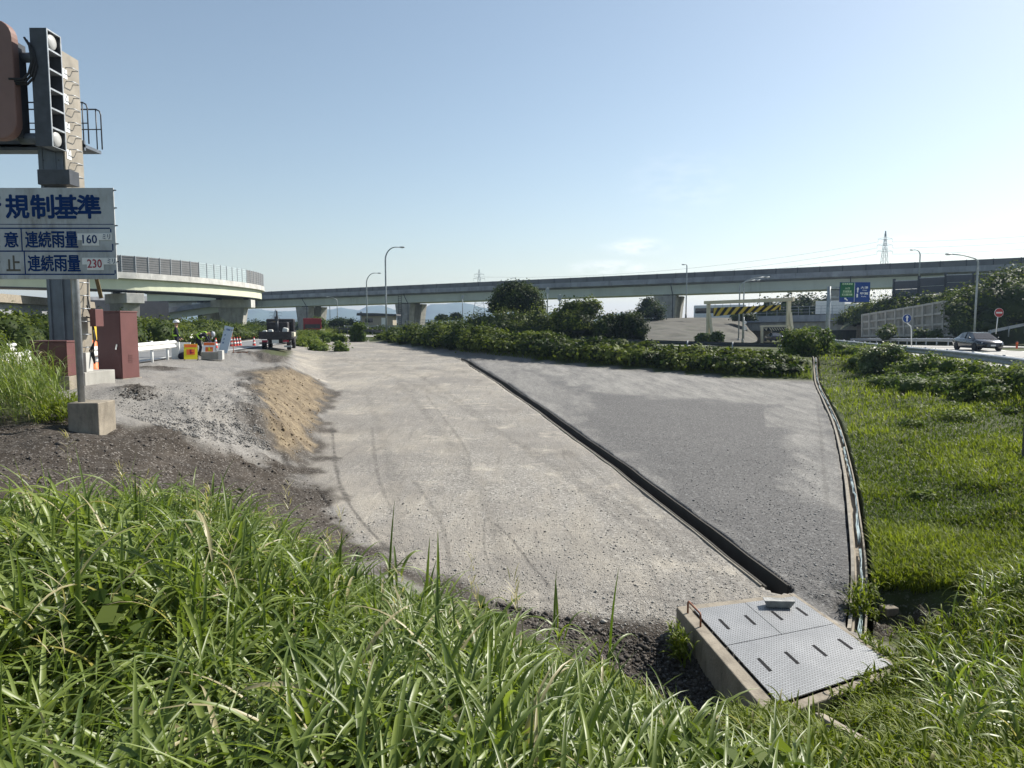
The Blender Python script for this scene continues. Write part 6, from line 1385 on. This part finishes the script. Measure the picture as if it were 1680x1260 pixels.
V, F, own = blades(base, rng.uniform(0, 6.3, n), Lb, np.clip(.012 + d_ * .0009, .012, .06), rng.uniform(.1, .7, n), rng.uniform(.3, 1.6, n), 4); tv = np.clip(.5 + 1.3 * pat + rng.normal(0, .2, n), 0, .93); tv[rng.random(n) < .012] = 1
o = mesh_np('field_grass', V, F, L_FIELD, tint=tv[own], smooth_=True); o['kind'] = 'stuff'; o['label'] = 'green grass field sloping up to the right-hand road'; o['category'] = 'grass'
S = []
for a, b in inpoly([(1400, 600), (1460, 590), (1660, 620), (1660, 900), (1450, 860)], 9, 0, 0):
    g_ = G(a, b); r = rng.uniform(.15, .4); S.append(((g_.x, g_.y, g_.z + r * .05), (r * 1.4, r * 1.4, r * rng.uniform(.4, .7))))
V, F, T = crown(S, 6000, .08, core=.3, jit=.3); o = mesh_np('herbs', V, F, L_SHRUB, tint=T); o['kind'] = 'stuff'; o['label'] = 'leafy herb clumps scattered over the grass field'; o['category'] = 'herbs'
# verge strip between the far edge of the lot and the vine hedge
vg = [(600, 557), (640, 556), (760, 578), (900, 592), (1050, 602), (1200, 615), (1332, 622), (1325, 600), (1230, 606), (1100, 596), (900, 580), (760, 568), (640, 552)]
pp = inpoly(vg, 7000, 0, 0); X_, Y_, Z_ = hits(pp[:, 0], pp[:, 1]); n = len(X_); base = np.stack([X_, Y_, H(X_, Y_) - .01], 1)
V, F, own = blades(base, rng.uniform(0, 6.3, n), rng.uniform(.12, .4, n), rng.uniform(.02, .05, n), rng.uniform(.1, .7, n), rng.uniform(.2, 1.4, n), 4); o = mesh_np('verge_grass', V, F, L_FIELD, tint=np.clip(rng.beta(2, 2, n), 0, .93)[own]); o['kind'] = 'stuff'; o['label'] = 'low grass strip between the gravel lot and the vine hedge'; o['category'] = 'grass'

def bush(name, label, cat, px, base_py, Y, lumps, n, leaf, mt, group=None, trunk=.12, zb_=None):
    """lumps in photo pixels: (px, py, rx, ry) at depths Y + dy"""
    b = P(px, base_py, Y); z = float(H(b.x, Y)) if zb_ is None else zb_; t = thing(name, label, cat, (b.x, Y, z), 0, group); u = Y / FPX; L = []
    for l in lumps:
        x, y, rx, ry = l[:4]; dy = l[4] if len(l) > 4 else 0; c = P(x, y, Y + dy); L.append(((c.x - b.x, dy, c.z - z), (rx * u, max(rx, ry) * u * .9, ry * u)))
    if cat == 'shrub':                      # leafy down to the ground
        x0 = min(c[0] - r[0] for c, r in L); x1 = max(c[0] + r[0] for c, r in L); zz_ = min(c[2] for c, r in L); hb = max(.25, zz_ * .8)
        for f in np.linspace(.18, .82, 4): L.append(((x0 + (x1 - x0) * f, rng.normal(0, .1), hb * .45), ((x1 - x0) * .2, (x1 - x0) * .24, hb * .75)))
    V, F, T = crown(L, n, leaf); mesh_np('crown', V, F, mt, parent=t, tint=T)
    m = MB(); top = max(L, key=lambda l: l[0][2])[0]; m.tube([(0, 0, -.3), (top[0] * .2, 0, top[2] * .4), (top[0] * .6, .1, top[2] * .8)], [trunk, trunk * .75, trunk * .4], 8)
    for c, r in L[:6]: m.tube([(top[0] * .15, 0, top[2] * .3), (c[0] * .6, c[1] * .6, (c[2] + top[2] * .3) / 2), c], [trunk * .5, trunk * .35, trunk * .15], 6)
    m.build('trunk', M['bark'], t); return t
def vine_mass(name, label, specs, n, leaf, mt, cat='vines'):
    """specs: (px, py_centre, Y, rx, ry, rz metres)"""
    L = [(tuple(P(a, b, Y)), r) for a, b, Y, r in specs]; V, F, T = crown(L, n, leaf); o = mesh_np(name, V, F, mt, tint=T); o['kind'] = 'stuff'; o['label'] = label; o['category'] = cat; return o
# low kudzu hedge along the far edge of the lot
S = []
xs = np.arange(630, 1300, 13)
for x in xs:
    topy = np.interp(x, [620, 640, 700, 745, 780, 800, 850, 905, 930, 1000, 1080, 1150, 1220, 1300], [552, 548, 546, 543, 541, 546, 552, 552, 560, 566, 573, 577, 582, 603]) + rng.normal(0, 3.8) - 4; boty = np.interp(x, [620, 640, 760, 900, 1050, 1200, 1300], [556, 560, 579, 593, 604, 617, 622]); g_ = G(x, boty); Y = g_.y + 1.6
    for row in range(2):
        Yr = Y + row * 1.9; tz = P(x, topy, Yr).z if row else P(x, topy + (boty - topy) * .28, Yr).z; z0 = float(H(g_.x, Yr)); hgt_ = max(.4, tz - z0)
        S.append((x + rng.normal(0, 4), 0, Yr, (rng.uniform(.75, 1.25), rng.uniform(.9, 1.4), hgt_ * .62), z0 + hgt_ * .42))
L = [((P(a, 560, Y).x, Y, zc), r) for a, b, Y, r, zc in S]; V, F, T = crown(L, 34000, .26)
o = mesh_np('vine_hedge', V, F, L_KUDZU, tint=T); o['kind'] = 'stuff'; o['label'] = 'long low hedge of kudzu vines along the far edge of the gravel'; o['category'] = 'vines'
# second band of vines behind it
S = []
for x in np.arange(560, 935, 14):
    ty = np.interp(x, [560, 640, 700, 760, 800, 860, 930], [540, 538, 534, 526, 517, 515, 514]) + rng.normal(0, 1.5); Y = np.interp(x, [560, 700, 800, 930], [112, 98, 78, 76]); tz = P(x, ty, Y).z; S.append(((P(x, 540, Y).x, Y + rng.normal(0, .8), (tz - .9) / 2 + .0), (1.5, 1.6, max(.5, (tz + .9) * .6))))
    if x > 770: S.append(((P(x, 540, Y).x, Y - 2.2, (tz - 1.8) / 2), (1.3, 1.2, max(.5, (tz + .2) * .5))))
V, F, T = crown(S, 15000, .24); o = mesh_np('vine_thicket', V, F, L_KUDZU, tint=T); o['kind'] = 'stuff'; o['label'] = 'darker thicket of vines behind the low hedge, below the round tree'; o['category'] = 'vines'
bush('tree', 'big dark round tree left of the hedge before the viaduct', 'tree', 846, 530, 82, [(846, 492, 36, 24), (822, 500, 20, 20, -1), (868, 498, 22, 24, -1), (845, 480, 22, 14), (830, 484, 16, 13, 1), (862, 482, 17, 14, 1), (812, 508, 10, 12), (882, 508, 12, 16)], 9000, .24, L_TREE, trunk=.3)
bush('shrub', 'vine-draped shrub with two humps between the round tree and the clipped-looking bushes', 'shrub', 950, 548, 72, [(935, 515, 20, 20), (962, 512, 22, 22), (978, 503, 10, 9), (945, 503, 14, 9), (920, 524, 16, 16), (950, 530, 34, 18, -1)], 6500, .22, L_KUDZU, trunk=.15)
bush('shrub', 'left round dark bush of the pair behind the dark rail', 'shrub', 998, 553, 69, [(998, 534, 20, 18), (990, 538, 14, 14, -1), (1006, 530, 14, 12)], 3800, .2, L_TREE)
bush('shrub', 'right round dark bush of the pair behind the dark rail', 'shrub', 1036, 553, 69.5, [(1036, 534, 24, 20), (1030, 526, 16, 12), (1048, 540, 14, 14, -1)], 4600, .2, L_TREE)
bush('shrub', 'cone-shaped ivy bush at the foot of the distant viaduct pier', 'shrub', 1066, 524, 122, [(1066, 510, 22, 14), (1064, 499, 14, 11), (1078, 513, 13, 9), (1052, 514, 12, 9)], 3800, .32, L_TREE, trunk=.25)
bush('shrub', 'light green bush at the corner of the lot beside the grass field', 'shrub', 1322, 602, 47, [(1318, 578, 30, 18), (1338, 556, 24, 17), (1302, 560, 20, 18), (1322, 562, 22, 18, -1), (1345, 568, 18, 18), (1300, 582, 16, 16, -.6), (1330, 590, 16, 12, -.6), (1352, 552, 12, 10), (1308, 598, 20, 12, -.4), (1334, 600, 20, 12, -.4), (1320, 604, 24, 10, -.2)], 8500, .17, L_SHRUB, trunk=.12)
bush('shrub', 'small feathery shrub by the road left of the tall lamp', 'shrub', 585, 555, 78, [(585, 542, 9, 9), (590, 536, 11, 6), (580, 546, 7, 7)], 1400, .2, L_SHRUB, trunk=.07)
bush('shrub', 'white-flecked bush on the grass slope below the near rail', 'shrub', 1455, 590, 39, [(1440, 578, 22, 10), (1462, 574, 18, 10), (1425, 584, 16, 8)], 3800, .12, leaf_mat('flecked_leaf', (.06, .1, .03), (.2, .23, .11), .3, .3, .5, (.7, .72, .6)), trunk=.05)
for k, (x, y, Y, rx, ry, lb) in enumerate(((560, 530, 150, 22, 9, 'spreading dark tree under the viaduct right of the red truck'), (520, 530, 130, 14, 9, 'leafy bush just right of the red truck'), (725, 521, 150, 10, 5, 'tiny round tree left of the second tiny tree beyond the fence'), (748, 519.5, 150, 9, 6, 'second tiny round tree beyond the fence'), (1220, 519, 120, 18, 7, 'dark shrub at the top of the grey bank'), (1176, 553, 88, 10, 7, 'dark shrub at the left foot of the striped gate'), (1155, 554, 90, 13, 6, 'pale weedy shrub beside the gate leg'))):
    bush('shrub', lb, 'shrub', x, y + ry, Y, [(x, y, rx, ry), (x - rx * .5, y + 1, rx * .6, ry * .7), (x + rx * .5, y + 1, rx * .6, ry * .8)], 1500, .3, L_TREE if k in (0, 2, 3, 4) else L_SHRUB, trunk=.12, zb_=P(x, y + ry, Y).z)
# kudzu over the hillside at right and along the near rail
S = []
for k in range(190):
    u, w = rng.random(), rng.random() ** .8; lo = lerp(HILL[0], u); hi = lerp(HILL[1], u); p = lo + (hi - lo) * w; r = rng.uniform(.9, 2.3) * (.8 + .5 * w); sx = 840 + FPX * p.x / p.y
    if sx < 1575 and w < .3: continue
    if w > .7: r *= .5
    S.append((tuple(p + Vector((0, -.3, .2))), (r, r * .9, r * rng.uniform(.5, .85))))
for x, y, Y, r in ((1572, 510, 82, 1.6), (1576, 525, 81, 1.5), (1578, 540, 80.5, 1.6), (1568, 500, 84, 1.5), (1588, 500, 84, 2), (1600, 488, 86, 2.2), (1650, 470, 86, 2.5), (1675, 465, 86, 2.5), (1640, 480, 84, 2.6), (1680, 490, 80, 3), (1660, 505, 80, 2.5), (1620, 500, 82, 2.6), (1457, 545, 87, 1.0), (1453, 549, 86, 1.0), (1460, 539, 88, .8), (1510, 549, 82, .8), (1535, 549, 80.5, .9)): S.append((tuple(P(x, y, Y)), (r, r, r * .8)))
V, F, T = crown(S, 30000, .34); o = mesh_np('hillside_vines', V, F, L_KUDZU, tint=T); o['kind'] = 'stuff'; o['label'] = 'kudzu and scrub covering the hillside at the right'; o['category'] = 'vines'
S = []
for k in range(50):
    f = rng.random(); y = 24 + 34 * f ** 1.3; x = RRX(y) - .5 - abs(rng.normal(0, 1.0)) * 1.3; r = rng.uniform(.3, .75); S.append(((x, y, float(H(x, y)) + r * .3), (r * 1.3, r * 1.3, r * rng.uniform(.5, .8))))
for y in np.arange(20, 60, .7):
    r = rng.uniform(.3, .5); S.append(((RRX(y) - .75 + rng.normal(0, .15), y, float(H(RRX(y) - .4, y)) + .12), (r * 1.2, r * 1.3, r * rng.uniform(.75, 1.25))))
V, F, T = crown(S, 22000, .13); o = mesh_np('roadside_vines', V, F, L_SHRUB, tint=T); o['kind'] = 'stuff'; o['label'] = 'leafy vines climbing the near guard rail at right'; o['category'] = 'vines'
# hedge across the ramp road at left
S = []
for y in np.arange(17, 88, .9):
    x = RAILX(y) - 5.6; hgt_ = 1.9 + .5 * fbm(np.array([y * .3]), np.array([2.]), 3)[0] - .012 * max(0, y - 40)
    for k in range(3): S.append(((x - k * 1.1 + rng.normal(0, .3), y + rng.normal(0, .3), hgt_ * (.40 if k == 0 else .52)), (.95, .95, hgt_ * (.42 if k == 0 else .55))))
V, F, T = crown(S, 40000, .17); o = mesh_np('vine_hedge', V, F, L_KUDZU, tint=T); o['kind'] = 'stuff'; o['label'] = 'tall vine hedge across the ramp road behind the workers'; o['category'] = 'vines'
S = []
for k in range(30):
    x = rng.uniform(482, 560); y = 545 + rng.normal(0, 4); Y = rng.uniform(60, 90); p = P(x, 548, Y); r = rng.uniform(.3, .6); S.append(((p.x, Y, float(H(p.x, Y)) + r * .3), (r * 1.4, r * 1.4, r)))
V, F, T = crown(S, 6000, .2); o = mesh_np('weeds', V, F, L_SHRUB, tint=T); o['kind'] = 'stuff'; o['label'] = 'pale weeds in front of the red truck'; o['category'] = 'weeds'
# far tree belts on the plain
for lb, x0, x1, Y, h0 in (('far tree belt on the plain left of centre', 380, 830, 240, 2.6), ('far tree belt on the plain right of centre', 860, 1250, 260, 2.6), ('wooded rise behind the overbridge', 1205, 1420, 175, 9)):
    S = []
    for x in np.arange(x0, x1, 9 if h0 < 5 else 7):
        p = P(x, 530, Y + rng.normal(0, 6)); hgt_ = h0 * rng.uniform(.6, 1.2) * (1 if h0 < 5 else smooth((x - 1195) / 90)); S.append(((p.x, p.y, hgt_ * .35 - .8), (3.2, 3, hgt_ * .62 + .3)))
    V, F, T = crown(S, 9000, .6); o = mesh_np('tree_belt', V, F, L_TREE, tint=T); o['kind'] = 'stuff'; o['label'] = lb; o['category'] = 'trees'

# ------------------------------------------------------------------ loose stones and clods
def scatter_stones(name, label, XY, s, mt):
    n = len(XY); oc = np.array([(1, 0, 0), (-1, 0, 0), (0, 1, 0), (0, -1, 0), (0, 0, 1), (0, 0, -1)], float); tri = np.array([(0, 2, 4), (2, 1, 4), (1, 3, 4), (3, 0, 4), (2, 0, 5), (1, 2, 5), (3, 1, 5), (0, 3, 5)])
    sc = s[:, None, None] * rng.uniform(.6, 1.3, (n, 6, 1)) * np.array([1, 1, .7]); a = rng.uniform(0, 6.3, n); ca, sa = np.cos(a)[:, None], np.sin(a)[:, None]; p = oc[None] * sc; x = p[..., 0] * ca - p[..., 1] * sa; y = p[..., 0] * sa + p[..., 1] * ca
    V = np.stack([x + XY[:, 0:1], y + XY[:, 1:2], p[..., 2] + (H(XY[:, 0], XY[:, 1]) + s * .2)[:, None]], -1).reshape(-1, 3); F = (tri[None] + (np.arange(n) * 6)[:, None, None]).reshape(-1, 3)
    o = mesh_np(name, V, F, mt, tint=np.repeat(rng.random(n), 6)); o['kind'] = 'stuff'; o['label'] = label; o['category'] = 'stones'; return o
def stone_mat(name, a, b):
    m, n, l = _mat(name); out = n.new('ShaderNodeOutputMaterial'); p = n.new('ShaderNodeBsdfPrincipled'); at = n.new('ShaderNodeAttribute'); at.attribute_name = 'tint'; l.new(mix(n, l, at.outputs['Fac'], a, b), p.inputs['Base Color']); p.inputs['Roughness'].default_value = .9; l.new(p.outputs[0], out.inputs[0]); return m
pp = inpoly([(640, 930), (560, 850), (700, 800), (1000, 800), (1290, 980), (1105, 1045), (900, 1025), (770, 985)], 7000, 0, 0); X_, Y_, Z_ = hits(pp[:, 0], pp[:, 1]); XY = np.stack([X_, Y_], 1); XY = XY[line_d(GUTP[:60], X_, Y_) > .3]
scatter_stones('gravel', 'loose crushed stones on the near part of the lot', XY, rng.gamma(2, .0030, len(XY)) + .003, stone_mat('stone_pale', (.16, .15, .135), (.46, .44, .4)))
pp = inpoly([(1000, 700), (1330, 740), (1395, 980), (1330, 985), (1240, 920)], 4500, 0, 0); X_, Y_, Z_ = hits(pp[:, 0], pp[:, 1]); XY = np.stack([X_, Y_], 1); XY = XY[line_d(GUTP[:60], X_, Y_) > .3]
scatter_stones('gravel', 'loose grey stones on the right-hand lot', XY, rng.gamma(2, .0032, len(XY)) + .003, stone_mat('stone_grey', (.1, .098, .095), (.36, .355, .345)))
pp = np.concatenate([inpoly([(200, 680), (430, 700), (445, 740), (330, 722)], 3800, 0, 0), inpoly([(180, 640), (430, 620), (440, 700), (200, 680)], 1700, 0, 0)]); X_, Y_, Z_ = hits(pp[:, 0], pp[:, 1]); XY = np.stack([X_, Y_], 1)
scatter_stones('gravel', 'coarse crushed stone spilling over the pad edge beside the sign', XY, rng.gamma(3, .0036, len(XY)) + .005, stone_mat('stone_coarse', (.09, .086, .082), (.32, .308, .29)))
pp = inpoly([(425, 612), (470, 608), (520, 620), (540, 640), (520, 690), (505, 745), (480, 745), (445, 706)], 700, 0, 0); X_, Y_, Z_ = hits(pp[:, 0], pp[:, 1])
scatter_stones('clods', 'sandy clods on the cut bank', np.stack([X_, Y_], 1), rng.gamma(1.6, .009, len(X_)) + .006, stone_mat('sand_clod', (.15, .11, .07), (.32, .245, .15)))
pp = np.concatenate([inpoly([(0, 700), (330, 722), (500, 770), (640, 930), (500, 930), (0, 830)], 2200, 0, 0), inpoly([(800, 985), (1000, 1030), (1110, 1050), (1200, 1140), (1150, 1200), (1000, 1110)], 3000, 0, 0), inpoly([(195, 650), (228, 630), (262, 652), (230, 658)], 500, 0, 0)]); X_, Y_, Z_ = hits(pp[:, 0], pp[:, 1])
scatter_stones('clods', 'dark soil clods on the bare banks', np.stack([X_, Y_], 1), rng.gamma(1.6, .0075, len(X_)) + .004, stone_mat('clod', (.022, .018, .016), (.11, .095, .08)))

# ------------------------------------------------------------------ air
hz = MB().box(-4200, 4200, -4000, 4200, -8, 110).build('haze', M['concrete']); hz['kind'] = 'stuff'; hz['label'] = 'thin summer haze'
m, n, l = _mat('haze'); out = n.new('ShaderNodeOutputMaterial'); v_ = n.new('ShaderNodeVolumePrincipled'); v_.inputs['Color'].default_value = (.55, .72, 1, 1); v_.inputs['Density'].default_value = 2.0e-4; v_.inputs['Anisotropy'].default_value = .2; l.new(v_.outputs[0], out.inputs['Volume'])
hz.data.materials.clear(); hz.data.materials.append(m)
